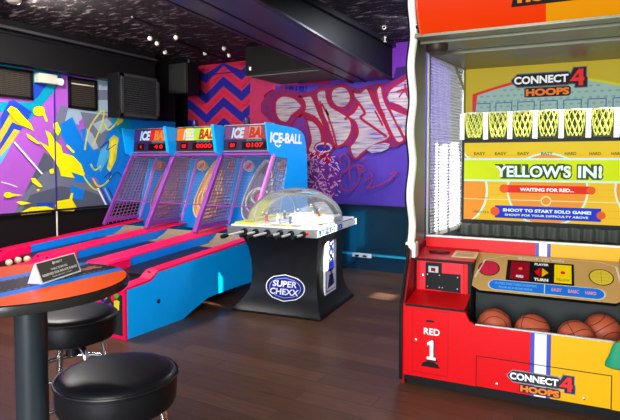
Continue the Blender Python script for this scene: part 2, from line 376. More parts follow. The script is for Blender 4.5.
# faded tag and pink scribbles under the lettering
for p in [[(343,165),(341,158),(346,154),(351,160),(349,169),(343,174),(341,182),(346,190),(354,189),(360,181),(361,171),(357,165),(351,170),(352,180)], [(358,165),(365,166),(360,172),(367,170)], [(362,160),(368,158)], [(370,172),(374,176),(366,180)], [(368,188),(378,186),(390,180),(398,172),(391,174)], [(369,188),(374,180)]]:
    w.stroke(p, 1.7, pcr2)
for i in range(250):
    t = random.random(); x = 307+34*random.random()**1.1; y = 153+45*random.random()
    if (x-307)/36+(abs(y-178)/34)**2 > 1.15: continue
    a = random.choice([0, .8, -.8, 1.5]); l = 1.6+2.2*random.random()
    w.stroke([(x,y),(x+l*math.cos(a), y+l*math.sin(a))], .75, ppk)
struct(w.mb.build('wall_back'))
f = MB(mat('black_rail', (16, 18, 24), .4)); f.box(-6.4, RW, BW-.035, BW, .835, .862); struct(f.build('trim_4'))
f = MB(mat('dark_blue_baseboard', (8, 42, 62), .25, var=.15, coat=.5)); f.box(-6.4, RW, BW-.04, BW, 0, .19); struct(f.build('baseboard_back'))
f = MB(mat('teal_strip', (40, 150, 185), .25, var=.1, coat=.5)); f.box(-6.4, RW, BW-.052, BW, .19, .215); struct(f.build('trim_5'))
# right wall with the sunny window
RW = 1.2
f = MB(mat('warm_white_wall', (150, 140, 130), .6))
wy = [(3.72, 4.62), (4.98, 5.62)]; wz0, wz1 = 1.83, 2.66
ys = [-3, wy[0][0], wy[0][1], wy[1][0], wy[1][1], BW]
for i in (0, 2, 4): f.box(RW, RW+.15, ys[i], ys[i+1], 0, CZ)
for a, b in wy: f.box(RW, RW+.15, a, b, wz1, CZ)
f.box(RW, RW+.15, *wy[0], 0, wz0)
f.box(RW, RW+.15, *wy[1], 0, 1.33); f.box(RW, RW+.15, *wy[1], 1.49, wz0); f.box(RW, RW+.15, 5.24, wy[1][1], 1.33, 1.49)  # low slot left open to throw a sun patch on the floor
struct(f.build('wall_right'))
for k, (a, b) in enumerate(wy):
    f = MB(white)
    for y in (a, (a+b)/2-.02, b-.04): f.box(RW+.04, RW+.1, y, y+.04, wz0, wz1)
    f.box(RW+.04, RW+.1, a, b, wz0, wz0+.04); f.box(RW+.04, RW+.1, a, b, wz1-.04, wz1); struct(f.build('window_%d' % (k+1)))
    if k: f = MB(white); f.box(RW+.1, RW+.12, wy[1][0], 5.24, 1.315, 1.332); struct(f.build('window_3'))  # sill of the added slot, made for the sun patch on the floor
    f = MB(white); n = 13
    for i in range(n):
        z = wz0+.05+i*(wz1-wz0-.1)/(n-1); s_ = .022
        f.hexa([(RW+.005,a+.01,z-s_*.3),(RW+.035,a+.01,z+s_*.3),(RW+.035,a+.01,z+s_*.3+.003),(RW+.005,a+.01,z-s_*.3+.003)],
               [(RW+.005,b-.01,z-s_*.3),(RW+.035,b-.01,z+s_*.3),(RW+.035,b-.01,z+s_*.3+.003),(RW+.005,b-.01,z-s_*.3+.003)])
    f.box(RW+.0,RW+.04,a+.005,b-.005,wz1-.045,wz1-.005)
    tag(f.build('window_blind'), 'white slatted blind of the sunny side window, '+['nearer the viewer', 'nearer the graffiti wall'][k], 'blind', 'blinds of the side windows')
# ------------------------------------------------------------------ ceiling things
def simple(name, label, cat, build, group=None, bevel=0, smooth=False):
    f = MB(); build(f); return tag(f.build(name, None, bevel, smooth), label, cat, group)
sheen = mat('glossy_dark_metal', (66, 70, 104), .28, .6, var=.35, scale=2)  # bluish tint stands in for reflections on the beam's underside
t = thing('ceiling_beam', 'wide boxed black beam crossing the ceiling towards the graffiti wall', 'beam', (-2.74, 1.5, 2.48))
bmb = mat('beam_black', (10,10,12), .55, spec=.15)
def sec(y, xa, xb, za, zb): return [(xa,y,za),(xb,y,za),(xb,y,zb),(xa,y,zb)]
def bz(y): return 2.487+(BW-y)*.078
def bx(x, y): return x+(BW-y)*{-3.02: -.044, -2.45: .0}.get(x, .0)
YN = 1.4
f = MB(bmb); f.hexa(sec(BW-.005,-3.02,-2.45,bz(BW)+.018,CZ-.003), sec(YN,bx(-3.02,YN),bx(-2.45,YN),bz(YN)+.018,CZ-.003)); f.build('beam_casing', t)
f = MB(sheen); f.hexa(sec(BW-.06,-3.0,-2.47,bz(BW-.06),bz(BW-.06)+.017), sec(YN,-3.22,-2.47,bz(YN),bz(YN)+.017)); f.build('soffit_panel', t)
for x0_, x1_ in ((-3.04,-2.99),(-2.48,-2.43),(-2.83,-2.81)):
    f = MB(satin); f.hexa(sec(BW-.02,x0_,x1_,bz(BW)-.007,bz(BW)+.012), sec(YN,x0_-.222*(x0_<-2.9)-.1*(-2.9<x0_<-2.5),x1_-.222*(x0_<-2.9)-.1*(-2.9<x0_<-2.5),bz(YN)-.007,bz(YN)+.012)); f.build('edge_trim', t)
f = MB(satin); f.box(-2.44, -2.40, YN, BW-.01, CZ-.06, CZ-.003); f.build('top_flange', t)
t = thing('ceiling_speaker_cabinet', 'long black cabinet hung under the ceiling above the graffiti lettering', 'speaker', (-3.65, 6.1, 2.56))
f = MB(black); f.box(-4.17, -3.06, 5.66, 6.49, 2.56, 2.93); f.build('cabinet', t, .006)
f = MB(mat('grey_underside', (92, 88, 84), .6)); f.box(-4.15, -3.08, 5.70, 6.48, 2.548, 2.56); f.build('underside_panel', t)
f = MB(mat('black_grille', (13, 13, 11), .6, spec=.1)); f.box(-4.15, -3.08, 5.648, 5.66, 2.58, 2.91); f.build('front_grille', t)
f = MB(white); f.box(-4.10, -4.07, 5.642, 5.648, 2.62, 2.665); f.build('badge', t)
# grille-fronted box on the left wall
def grille_slats(f, x, y0, y1, z0, z1, n, m):
    for i in range(n):
        z = z0+(i+.5)*(z1-z0)/n; f.box(x-.004, x+.006, y0, y1, z-.006, z+.006, m)
gm = mat('dark_grille', (40, 42, 42), .5); gfr = mat('grille_frame', (48, 49, 50), .5); gbk = mat('grille_back', (14, 14, 15), .7)
t = thing('wall_ventilation_unit', 'big black slatted unit on the left wall above the lanes', 'ventilation unit', (-5.35, 4.95, 2.02))
f = MB(black); f.box(LW+.165, -5.352, 4.625, 5.30, 2.0, 2.56); f.box(LW+.003, LW+.165, 4.8, 5.2, 2.1, 2.48); f.build('casing', t, .006)
f = MB(gfr); y0, y1, z0, z1 = 4.64, 5.28, 2.01, 2.55
f.box(-5.35,-5.33,y0,y1,z0,z0+.04); f.box(-5.35,-5.33,y0,y1,z1-.04,z1); f.box(-5.35,-5.33,y0,y0+.04,z0,z1); f.box(-5.35,-5.33,y1-.04,y1,z0,z1); f.build('frame', t)
f = MB(gm); grille_slats(f, -5.345, y0+.04, y1-.04, z0+.04, z1-.04, 16, gm)
for i in range(20): y = y0+.05+i*(y1-y0-.1)/19; f.box(-5.349,-5.342,y-.003,y+.003,z0+.04,z1-.04)
f.build('grille', t)
A_, B_c = at(164,63.8,y=5.9), at(187.5,93.5,y=5.9); sx_, ex_, tz_, bz_ = A_.x, B_c.x, min(A_.z, 2.89), B_c.z
t = thing('wall_speaker', 'small black loudspeaker hung beside the zigzag mural', 'speaker', ((sx_+ex_)/2, 6.0, bz_))
f = MB(mat('speaker_cloth', (34, 34, 32), .6)); f.box(sx_+.01, ex_-.01, 5.87, 5.9, bz_+.01, tz_-.01); f.build('grille', t, .012)
f = MB(black); f.box(sx_, ex_, 5.9, 6.15, bz_, tz_); f.build('cabinet', t, .01)
for x in (sx_+.06, ex_-.06): f = MB(steel); f.bar((x,6.0,tz_),(x,6.0,CZ-.003),.02); f.build('bracket', t)
# wall vents
def vent(y0, y1, z0, z1, label):
    t = thing('wall_vent', label, 'vent', (LW, (y0+y1)/2, z0), 0, 'vents high on the left wall')
    f = MB(black); x = LW+.03
    f.box(LW+.002,x,y0,y1,z0,z0+.03); f.box(LW+.002,x,y0,y1,z1-.03,z1); f.box(LW+.002,x,y0,y0+.03,z0,z1); f.box(LW+.002,x,y1-.03,y1,z0,z1); f.build('frame', t)
    f = MB(gbk); f.box(LW+.002,LW+.006,y0+.02,y1-.02,z0+.02,z1-.02); f.build('backing', t)
    f = MB(mat('bronze_slats', (54, 48, 42), .5)); grille_slats(f, LW+.018, y0+.03, y1-.03, z0+.03, z1-.03, 13, None)
    for i in range(12): y = y0+.05+i*(y1-y0-.1)/11; f.box(LW+.01,LW+.016,y-.003,y+.003,z0+.03,z1-.03)
    f.build('slats', t); return t
a = at(32,101,x=LW); vent(2.95, a.y, a.z+.01, 2.47, 'wide black slatted vent at the far left of the mural wall')
a = at(68,107,x=LW); b = at(96,112,x=LW); t = vent(a.y, b.y, a.z-.01, 2.47, 'small square black vent right of the emergency light')
f = MB(cream); f.box(LW+.02,LW+.035,a.y+.04,b.y-.05,2.385,2.395); f.build('light_strip', t)
# emergency light
a = at(34,76,x=LW); b = at(53,86,x=LW)
t = thing('emergency_light', 'white emergency light box with a small lamp head', 'emergency light', (LW, a.y, b.z))
f = MB(mat('aged_housing', (170,165,150), .5)); f.box(LW+.002, LW+.09, a.y, b.y, b.z+.01, b.z+.12); f.build('housing', t, .008)  # off-white toned down so the housing doesn't overexpose
f = MB(white); f.lathe((LW+.05,b.y+.045,b.z+.05), [(.0001,-.04),(.035,-.04),(.045,.03),(.0001,.035)], 16, ax='y'); f.build('lamp_head', t, 0, True)
f = MB(cream); f.bar((LW+.05,b.y-.01,b.z+.05),(LW+.05,b.y+.02,b.z+.05),.02); f.build('bracket', t)
# bulbs and conduits on the ceiling
bulb = mat('warm_bulb', (228, 214, 200), .3)
for i, (x, y) in enumerate([(150,38),(157,43),(176,37),(224,48),(229,55),(165,52),(205,53)]):
    p = at(x, y, z=2.9)
    t = thing('ceiling_bulb', ['pale round bulb, leftmost of all those under the ceiling', 'pale round bulb, second from the left under the ceiling', 'pale round bulb, highest in the photo of the left cluster', 'pale round bulb above the zigzag mural, nearest the hung cabinet but one', 'pale round bulb nearest the long black hung cabinet', 'pale round bulb just above the small loudspeaker, lowest of the left cluster', 'pale round bulb alone between the small loudspeaker and the hung cabinet'][i], 'bulb', p, 0, 'bulbs over the lanes')
    f = MB(bulb); f.sphere((p.x,p.y,2.895), .028, n=14); f.build('glass', t, 0, True)
    f = MB(black); f.lathe((p.x,p.y,0), [(.018,2.915),(.022,2.945)], 12); f.build('socket', t)
def pipe(pts, r, label, m=satin): simple('ceiling_conduit', label, 'pipe', lambda f: f.tube(pts, r, 8, m), 'conduits under the ceiling')
p, q = at(132,17,z=2.91), at(160,28,z=2.91); pipe([p,q], .014, 'short dark conduit at the upper left above the lanes')
p, q = at(176,40,z=2.90), at(226,60,z=2.90); pipe([p,q], .016, 'dark conduit running towards the zigzag mural', black)
pipe([(LW+.25,2.2,2.84),(LW+.25,4.2,2.84),(LW+.25,5.4,2.84)], .016, 'long grey conduit along the left wall soffit', mat('grey_conduit', (72,70,72), .35, .5))
p = at(14,2,z=2.92)
simple('smoke_detector', 'cream round smoke detector in the upper left corner', 'smoke detector', lambda f: f.lathe((p.x,p.y,0), [(.001,2.905),(.05,2.91),(.065,2.93),(.065,2.945)], 20, cream), smooth=True)
p = at(384,27,z=2.93)
simple('ceiling_hook', 'small pale ring screwed into the ceiling by the beam', 'hook', lambda f: f.tube([(p.x+.02*math.cos(a),p.y,2.925+.02*math.sin(a)) for a in [i*PI/6 for i in range(12)]], .004, 6, cream, closed=True))
p = at(385,38,z=2.93)
simple('sprinkler_head', 'small pale sprinkler head beside the end of the beam', 'sprinkler', lambda f: f.lathe((p.x,p.y,0), [(.02,2.88),(.024,2.885),(.008,2.89),(.008,2.92),(.02,2.945)], 12, cream))
# outlet and cable under the graffiti
a = at(353,253,y=BW-.05); b = at(372,258,y=BW-.05)
t = thing('wall_outlet', 'white double outlet box on the teal strip below the graffiti', 'outlet', (a.x, BW, a.z))
f = MB(white); f.box(a.x, b.x, BW-.085, BW-.053, b.z, a.z+.01); f.build('plate', t, .004)
for dx in (.08, .19):
    f = MB(black); f.box(a.x+dx-.025, a.x+dx+.025, BW-.11, BW-.085, b.z+.012, a.z-.008); f.build('plug', t, .004)
c = MB(mat('teal_cable', (24, 80, 100), .4)); c.tube([(a.x+.08,BW-.11,b.z+.02),(a.x+.0,BW-.09,b.z-.08),(a.x-.15,BW-.08,.03),(a.x-.3,BW-.1,.012)], .006, 6)
tag(c.build('power_cable', None, 0, True), 'thin teal power cable drooping from the outlet to the floor', 'cable')
# white pole on the left dado
a = at(57,236,x=LW+.04); f = MB(cream); f.tube([(LW+.045,a.y,.0),(LW+.045,a.y,.85)], .009, 8); tag(f.build('cable_cover'), 'thin cream pipe on the black dado of the left wall', 'pipe')
# ------------------------------------------------------------------ ice ball alleys
FY = 2.945
lane_m = mat('lane_surface', (20, 21, 25), .35, spec=.3)
wire = mat('net_wire', (150, 100, 150), .4)
def alley(cx, idx, label, bg, boardc, ringc, holec, platec):
    t = thing('alley_bowling_game', label, 'arcade game', (cx, FY, 0), 0, 'ball rolling games by the left wall')
    Y = lambda y: FY+y
    # side panels
    def side(s):
        xo = cx+s*.3885; xi = xo-s*.02
        low = [(0,0),(0,.41),(.27,.435),(.364,.495),(1.70,.588),(2.26,.63),(2.50,1.48),(2.18,1.50),(2.075,1.555),(2.016,1.885),(2.66,1.851),(2.80,1.82),(2.88,1.76),(2.93,1.6),(2.96,1.3),(2.96,0),(2.72,0),(2.60,.10),(1.6,.13),(1.33,.13),(1.02,.12),(.86,.07),(.66,0)]
        f = MB(blue); f.prism([(xo,Y(y),z) for y,z in low], (-s*.02,0,0)); sp = f.build('side_panel', t, .002)
        if s > 0:
            for q in ((.36,.235),(1.95,.36)): g = MB(black); g.lathe((xo+.001,Y(q[0]),q[1]), [(.0001,.0005),(.02,.0005),(.02,.002),(.0001,.002)], 14, ax='x'); g.build('bolt_hole', sp)
    side(-1); side(1)
    for s in (-1, 1):
        x0, x1 = sorted((cx+s*.39, cx+s*.262)); f = MB(pink)
        pr = [(-.004,.40),(-.004,.421),(.27,.447),(.364,.507),(1.70,.603),(2.27,.645),(2.27,.625),(1.70,.583),(.364,.487),(.28,.425)]
        f.prism([(x0,Y(y),z) for y,z in pr], (x1-x0,0,0)); f.build('rail_top', t, .003)
        f = MB(lblue); xi = cx+s*.262
        f.prism([(xi,Y(.36),.49),(xi,Y(1.70),.588),(xi,Y(1.94),.60),(xi,Y(1.94),.36),(xi,Y(.36),.30)], (s*.02,0,0)); f.build('gutter_wall', t)
        # slanted edge of the ball pocket
        f = MB(pink); x0, x1 = sorted((cx+s*.37, cx+s*.24))
        f.prism([(x0,Y(.0),.412),(x0,Y(.27),.436),(x0,Y(.37),.50),(x0,Y(.62),.515),(x0,Y(.62),.36),(x0,Y(0),.36)], (x1-x0,0,0)); pk = f.build('ball_pocket', t, .006)
        f = MB(black); f.lathe((cx+s*.317,Y(.325),.472), [(.0001,.0),(.025,.0),(.025,.004),(.0001,.004)], 14, ax='y', ey=1); f.build('button', pk)  # dark disc standing in for the hole in the pocket
    # lane
    f = MB(lane_m); f.prism([(cx-.262,Y(.45),.42),(cx-.262,Y(1.6),.49),(cx-.262,Y(1.6),.40),(cx-.262,Y(.45),.33)], (.524,0,0)); f.build('lane', t)
    f = MB(beige); pts = [(1.60,.492),(1.75,.50),(1.86,.545),(1.94,.60),(1.94,.4),(1.60,.4)]
    f.prism([(cx-.262,Y(y),z) for y,z in pts], (.524,0,0)); f.build('jump_ramp', t)
    f = MB(black); f.prism([(cx-.324,Y(y),z) for y,z in [(.02,.33),(.02,.40),(.12,.385),(.46,.40),(.46,.33)]], (.648,0,0)); f.build('ball_tray', t, .004)
    # front end
    f = MB(dgrey); f.box(cx-.37,cx+.37,Y(.004),Y(.03),.02,.41); fp = f.build('front_panel', t)
    f = MB(black)
    for i in range(46):
        m_ = [mat('splat_green', (60,170,40), .4), mat('splat_red', (215,30,50), .4), mat('splat_blue', (30,90,200), .4), mat('splat_yellow', (220,200,40), .4), black, pink, mat('splat_violet', (120,50,150), .4)][i % 7]
        x = cx-.33+random.random()*.64; z = .05+random.random()*.33; r = .02+random.random()*.03
        f.poly([(x+r*random.uniform(.6,1.2)*math.cos(a), Y(.0035-.0002*(i%14)), min(.405,max(.025,z+r*random.uniform(.6,1.2)*math.sin(a)))) for a in [k*PI/4 for k in range(8)]], m_)
    f.build('paint_graphic', fp)
    f = MB(pink)
    for s in (-1, 1): x0, x1 = sorted((cx+s*.39, cx+s*.362)); f.box(x0,x1,Y(-.006),Y(.02),0,.415)
    f.box(cx-.37,cx+.37,Y(-.004),Y(.02),0,.025); f.build('front_trim', t, .003)
    # cage: slanted legs, side nets, crossbars
    for s in (-1, 1):
        x = cx+s*.375; a0, a1, b0, b1 = Vector((x,Y(1.70),.62)), Vector((x,Y(2.20),1.53)), Vector((x,Y(2.30),.66)), Vector((x,Y(2.62),1.49))
        leg = purple if s < 0 else (purple if idx < 2 else pinkp)
        f = MB(leg); f.bar(a0,a1,.03,.045); f.bar(b0,b1,.026,.05,pinkp); f.bar(a1,b1,.022,.045); f.bar(a0+(a1-a0)*.06,b0+(b1-b0)*.03,.02,.05); fr = f.build('cage_frame', t, .004)
        g = MB(wire if s < 0 or idx < 2 else mat('grey_cage_wire', (150,140,150), .4))
        for i in range(1, 9):
            k = i/9; g.bar(a0+(b0-a0)*k, a1+(b1-a1)*k, .007, .007)
        for i in range(1, 20):
            k = i/20; g.bar(a0+(a1-a0)*k, b0+(b1-b0)*k, .007, .007)
        g.build('side_net', fr)
    f = MB(purple); f.bar((cx-.37,Y(1.87),.93),(cx+.37,Y(1.87),.93),.012); f.build('crossbar', t); f = MB(purple); f.bar((cx-.37,Y(2.20),1.53),(cx+.37,Y(2.20),1.53),.03); f.build('crossbar', t)
    g = MB(mat('thin_net', (120,118,130), .5))
    for i in range(1, 17): x = cx-.37+i*.74/17; g.bar((x,Y(1.87),.93),(x,Y(2.20),1.53),.0026)
    for i in range(1, 18): k = i/18; g.bar((cx-.37,Y(1.87+.33*k),.93+.6*k),(cx+.37,Y(1.87+.33*k),.93+.6*k),.0026)
    g.build('front_net', t)
    # target board with rings
    o = Vector((cx, Y(2.27), .58)); ud = Vector((0, .40, .92)).normalized(); n = Vector((0,-.92,.40)).normalized()
    f = MB(boardc); f.hexa([o-XA*.366, o+XA*.366, o+XA*.366+ud*1.04, o-XA*.366+ud*1.04], [o-XA*.366-n*.02, o+XA*.366-n*.02, o+XA*.366+ud*1.04-n*.02, o-XA*.366+ud*1.04-n*.02]); tb = f.build('target_board', t)
    T = Matrix((( 1,0,0,o.x),(0,ud.y,n.y,o.y),(0,ud.z,n.z,o.z),(0,0,0,1)))
    def ring(cxx, cyy, rr, h, tk=.012, a0=0, a1=360, ey=1):
        f = MB(ringc); f.T = T; N_ = 36; full = a1-a0 >= 360
        pts = [(cxx+rr*math.cos(R(a0+(a1-a0)*i/N_)), cyy+rr*ey*math.sin(R(a0+(a1-a0)*i/N_))) for i in range(N_+(0 if full else 1))]
        k = len(pts); 
        for i in range(k if full else k-1):
            p, q = pts[i], pts[(i+1) % k]
            ip = lambda z: (cxx+(z[0]-cxx)*(1-tk/rr), cyy+(z[1]-cyy)*(1-tk/rr))
            a, b = ip(p), ip(q)
            f.hexa([(p[0],p[1],0),(q[0],q[1],0),(b[0],b[1],0),(a[0],a[1],0)], [(p[0],p[1],h),(q[0],q[1],h),(b[0],b[1],h),(a[0],a[1],h)])
        f.build('score_ring', tb, 0, False)
    def hole(cxx, cyy, rr):
        f = MB(holec); f.T = T; f.lathe((cxx,cyy,0), [(.0001,.004),(rr,.004),(rr+.012,.012),(rr+.016,.0)], 20); f.build('score_hole', tb)
    td = [(.27*math.sin(q)*(1-.30*(1-math.cos(q))/2*1.6), .46-.36*math.cos(q)*(1 if math.cos(q) > 0 else 1.35)) for q in [2*PI*i/40 for i in range(40)]]
    f = MB(platec); f.T = T; f.add([(x_,y_,.004) for x_,y_ in td], [list(range(40))]); f.build('target_plate', tb)
    f = MB(ringc); f.T = T
    for i in range(40):
        p, q = td[i], td[(i+1) % 40]; sh = lambda z: (z[0]*.93, .46+(z[1]-.46)*.95)
        f.hexa([(*p,0),(*q,0),(*sh(q),0),(*sh(p),0)], [(*p,.05),(*q,.05),(*sh(q),.05),(*sh(p),.05)])
    f.build('score_ring', tb)
    ring(0,.40,.17,.05,.016); ring(0,.45,.095,.06,.014)
    hole(0,.45,.05); hole(0,.275,.035); hole(-.26,.86,.045); hole(.26,.86,.045)
    ring(-.26,.86,.07,.06); ring(.26,.86,.07,.06)
    f = MB(black); f.box(cx-.365,cx+.365,Y(1.95),Y(2.26),.4,.55); f.build('catch_gap', t)
    # marquee
    f = MB(mat('marquee_housing', (60, 90, 120), .4)); f.box(cx-.365,cx+.365,Y(2.245),Y(2.6),1.55,1.86); mq = f.build('marquee_box', t)
    yb, yt = Y(2.20), Y(2.225)
    def mp(u_, v_, off=0): # point on the sloping marquee face
        return Vector((cx-.365+.73*u_, yb+(yt-yb)*v_-off, 1.565+.315*v_))
    f = MB(bg[0]); f.hexa([mp(0,0),mp(1,0),mp(1,1),mp(0,1)], [p+YA*.012 for p in (mp(0,0),mp(1,0),mp(1,1),mp(0,1))])
    for k, mm in enumerate(bg[1:]):
        u0 = k/(len(bg)-1); u1 = (k+1)/(len(bg)-1); f.poly([mp(u0+.01,.46,.001),mp(u1+.01 if k < len(bg)-2 else .99,.46,.001),mp(u1 if k < len(bg)-2 else .99,.95,.001),mp(u0+.01,.95,.001)], mm)
    f.build('marquee_face', mq)
    f = MB(steel); f.bar(mp(0,0),mp(1,0),.014); f.bar(mp(0,1),mp(1,1),.012); f.build('marquee_trim', mq)
    b_ = (mp(0,1)-mp(0,0)).normalized()
    lettering('ICE', mat('marquee_letters', (205,228,250), .3, emit=.85), mq, mp(.29,.70,.002), XA, b_, .20, .13, shear=.25, bold=.05)
    lettering('BALL', mat('marquee_letters_red', (225,60,50), .3, emit=.7) if idx != 0 else mat('marquee_letters_orange', (240,150,60), .3, emit=.8), mq, mp(.72,.70,.002), XA, b_, .31, .13, shear=.25, bold=.05)
    lettering('SCORE', mat('score_teal', (60,200,190), .3, emit=.6), mq, mp(.62,.42,.003), XA, b_, .22, .028)
    ledb = mat('led_window', (45, 4, 8), .2, emit=.5); ledr = mat('led_red', (255, 25, 30), .3, emit=1.6)
    f = MB(ledb); f.poly([mp(.10,.10,.003),mp(.27,.10,.003),mp(.27,.36,.003),mp(.10,.36,.003)]); f.poly([mp(.38,.08,.003),mp(.90,.08,.003),mp(.90,.36,.003),mp(.38,.36,.003)]); f.build('led_display', mq)
    lettering(['4', '00', '00'][idx], ledr, mq, mp(.185,.23,.005), XA, b_, .03 if idx == 0 else .07, .05, bold=.03)
    lettering(['4 0', '0000', '0107'][idx], ledr, mq, mp(.64,.23,.005), XA, b_, .15 if idx == 0 else .25, .055, bold=.03)
    return t
E_ = lambda n, c, e: mat('lit_'+n, c, .3, emit=e)
m1 = alley(-5.325, 0, 'blue and pink ball rolling game nearest the left wall, red lit sign', [E_('dusk', (70,50,110), .5), E_('violet', (80,60,150), .6), E_('violet', (80,60,150), .6), E_('red', (225,30,40), 1.0), E_('red2', (235,60,30), 1.1), E_('red', (225,30,40), 1.0)],
           mat('board_blue_a', (20,90,170), .4), mat('ring_copper', (170,100,100), .4), mat('hole_orange', (225,90,50), .4), mat('plate_violet', (110,70,110), .4))
m2 = alley(-4.545, 1, 'middle ball rolling game, sign glowing yellow and orange', [E_('dusk2', (90,60,90), .5), E_('orange', (250,120,30), 1.1), E_('yellow', (250,225,60), 1.2), E_('green', (170,220,60), 1.1), E_('yellow', (250,225,60), 1.2), E_('orange2', (250,150,40), 1.1)],
           mat('board_blue_b', (0,110,190), .4), mat('ring_gold', (232,188,120), .4), mat('hole_pink', (190,90,110), .4), mat('plate_tan', (196,150,96), .4))
m3 = alley(-3.765, 2, 'ball rolling game beside the bubble hockey table, dim pink sign and blue side panel', [E_('dusk3', (80,70,120), .5), E_('lilac', (150,90,150), .6), E_('rose', (220,110,130), .7), E_('rose2', (235,150,130), .8), E_('lilac', (150,90,150), .6)],
           mat('board_blue_c', (0,112,196), .4), mat('ring_silver', (190,184,186), .35), mat('hole_magenta', (205,60,120), .4), mat('plate_slate', (98,92,120), .4))
lettering('ICE-BALL', mat('sign_white', (245,248,250), .4), m3, at(286.5,138.3,x=-3.372), YA, ZA, .72, .125, shear=.12, bold=.05, depth=.003, label='white lettering on the blue side panel')
g = MB(mat('sign_white', (245,248,250), .4)); q = at(276,139,x=-3.372); g.tube([(-3.371,q.y-.02,q.z-.02),(-3.371,q.y-.01,q.z-.07),(-3.371,q.y+.05,q.z-.09),(-3.371,q.y+.09,q.z-.07)], .009, 6); g.build('lettering_swash', m3)
# score digits frames / beacons on the signs
for (x, y, lab) in [(195,124,'small dark blue beacon jar on top of the yellow lit sign'),(247,121.5,'small dark blue beacon jar on top of the pink sign')]:
    p = at(x, y, y=FY+2.25); t = thing('beacon_light', lab, 'light', (p.x, FY+2.25, 1.89), 0, 'beacons on the signs')
    f = MB(navy); f.lathe((p.x,FY+2.25,0), [(.035,1.90),(.038,1.945),(.03,1.965),(.0001,1.975)], 16); f.build('dome', t, 0, True)
    f = MB(black); f.lathe((p.x,FY+2.25,0), [(.042,1.888),(.042,1.90)], 16); f.build('base', t)
ballm = mat('ivory_ball', (232, 196, 160), .35)
for (x, y, lab) in [(27,258,'pale ball touching the pink pocket, rightmost of the three in the tray'),(18,259.2,'pale ball in the tray, middle of the three'),(9,261.5,'pale ball in the tray, leftmost of the three')]:
    p = at(x, y, x=-5.1)
    f = MB(ballm); zz_ = .39+.046; q = at(x, y, z=zz_+.01); f.sphere((q.x, min(max(q.y, FY+.06), FY+.42), zz_), .034, n=20)
    tag(f.build('alley_ball', None, 0, True), lab, 'ball', 'pale balls in the ball tray')
# ------------------------------------------------------------------ bubble hockey table
CH = Vector((-2.243, 4.157, 0)); cr = math.atan2(.117, .993)
t = thing('bubble_hockey_table', 'domed bubble hockey table on a flared black pedestal', 'arcade game', CH, cr)
CM = Matrix.Translation(CH) @ Matrix.Rotation(cr, 4, 'Z')
def CMB(m): f = MB(m); f.T = CM; return f
W, D = -.933, .973
prof = [(0,0),(.022,0),(.05,.2),(.09,.44),(.14,.67),(.2,.86),(.28,.97),(.38,1),(.5,.96),(.62,.82),(.72,.55),(.757,.42)]
f = CMB(satin); loops = [[(-.08*s,.11*s,z),(W+.17*s,.11*s,z),(W+.17*s,D-.15*s,z),(-.08*s,D-.15*s,z)] for z, s in prof]
n = len(loops); vs = [p for l in loops for p in l]; fs = [(3,2,1,0), tuple(range(4*n-4,4*n))]
for i in range(n-1):
    for j in range(4): fs.append((4*i+j, 4*i+(j+1)%4, 4*i+4+(j+1)%4, 4*i+4+j))
f.add(vs, fs); f.build('pedestal', t, .006, True)
f = CMB(grey); f.box(-.93,-.02,-.055,1.09,.757,.83); f.build('table_frame', t, .006)
f = CMB(steel)
f.box(-.93,-.02,-.062,-.055,.765,.828); f.build('front_plate', t)
f = CMB(mat('hockey_white', (235,238,240), .4)); f.box(-.018,-.012,-.04,1.08,.765,.828); ep = f.build('end_plate', t)
Tm = CM.to_3x3(); cax, cay = Tm @ XA, Tm @ YA
hb = mat('hockey_blue', (30, 60, 190), .35); nv = mat('hockey_navy', (12, 20, 110), .35)
f = CMB(hb); f.poly([(-.0115,.0,.772),(-.0115,.62,.772),(-.0115,.62,.822),(-.0115,.0,.822)]); f.build('blue_band', ep)
lettering('SUPER CHEXX', mat('hockey_pale', (200,220,250), .4), ep, CM @ Vector((-.011,.31,.797)), cay, ZA, .56, .036, shear=.15, bold=.03, depth=.001)
f = CMB(red); f.lathe((-.10,-.065,.795), [(.0001,-.006),(.012,-.006),(.014,0)], 14, ax='y'); f.build('coin_button', t)
# playing surface, dome
f = CMB(mat('rink_ice', (240,242,245), .25)); f.box(-.91,-.04,-.03,1.07,.83,.845); rk = f.build('rink', t, .003)
f = CMB(mat('rink_yellow', (235,225,70), .4)); f.box(-.88,-.80,-.01,1.0,.845,.865); f.box(-.8,-.3,-.01,.01,.845,.865); f.box(-.8,-.3,.99,1.01,.845,.865); f.build('kick_board', rk)
f = CMB(mat('rink_line', (30,60,190), .4)); f.box(-.5,-.48,.0,1.0,.8455,.8465); f.box(-.64,-.63,0,1.0,.8455,.8465,red); f.build('rink_lines', rk)
f = CMB(white); f.box(-.46,-.28,.35,.55,.845,.93); f.box(-.20,-.06,.3,.7,.845,.9); f.build('goal_box', rk, .01)
for i, (x, y, m_) in enumerate([(-.70,.3,red),(-.62,.55,navy),(-.55,.25,white),(-.48,.5,red),(-.40,.22,navy),(-.33,.62,red),(-.26,.3,white),(-.58,.8,navy),(-.35,.85,red)]):
    f = CMB(m_); f.tube([(x,y,.845),(x,y,.87),(x,y,.895),(x,y,.915)], [.016,.011,.018,.012], 8); f.sphere((x,y,.927), .011, white, 10)
    f.bar((x,y,.895),(x+.03,y-.02,.86),.006,.006,beige); f.bar((x+.03,y-.02,.86),(x+.045,y-.03,.849),.012,.005,beige); f.build('player_figure', rk)
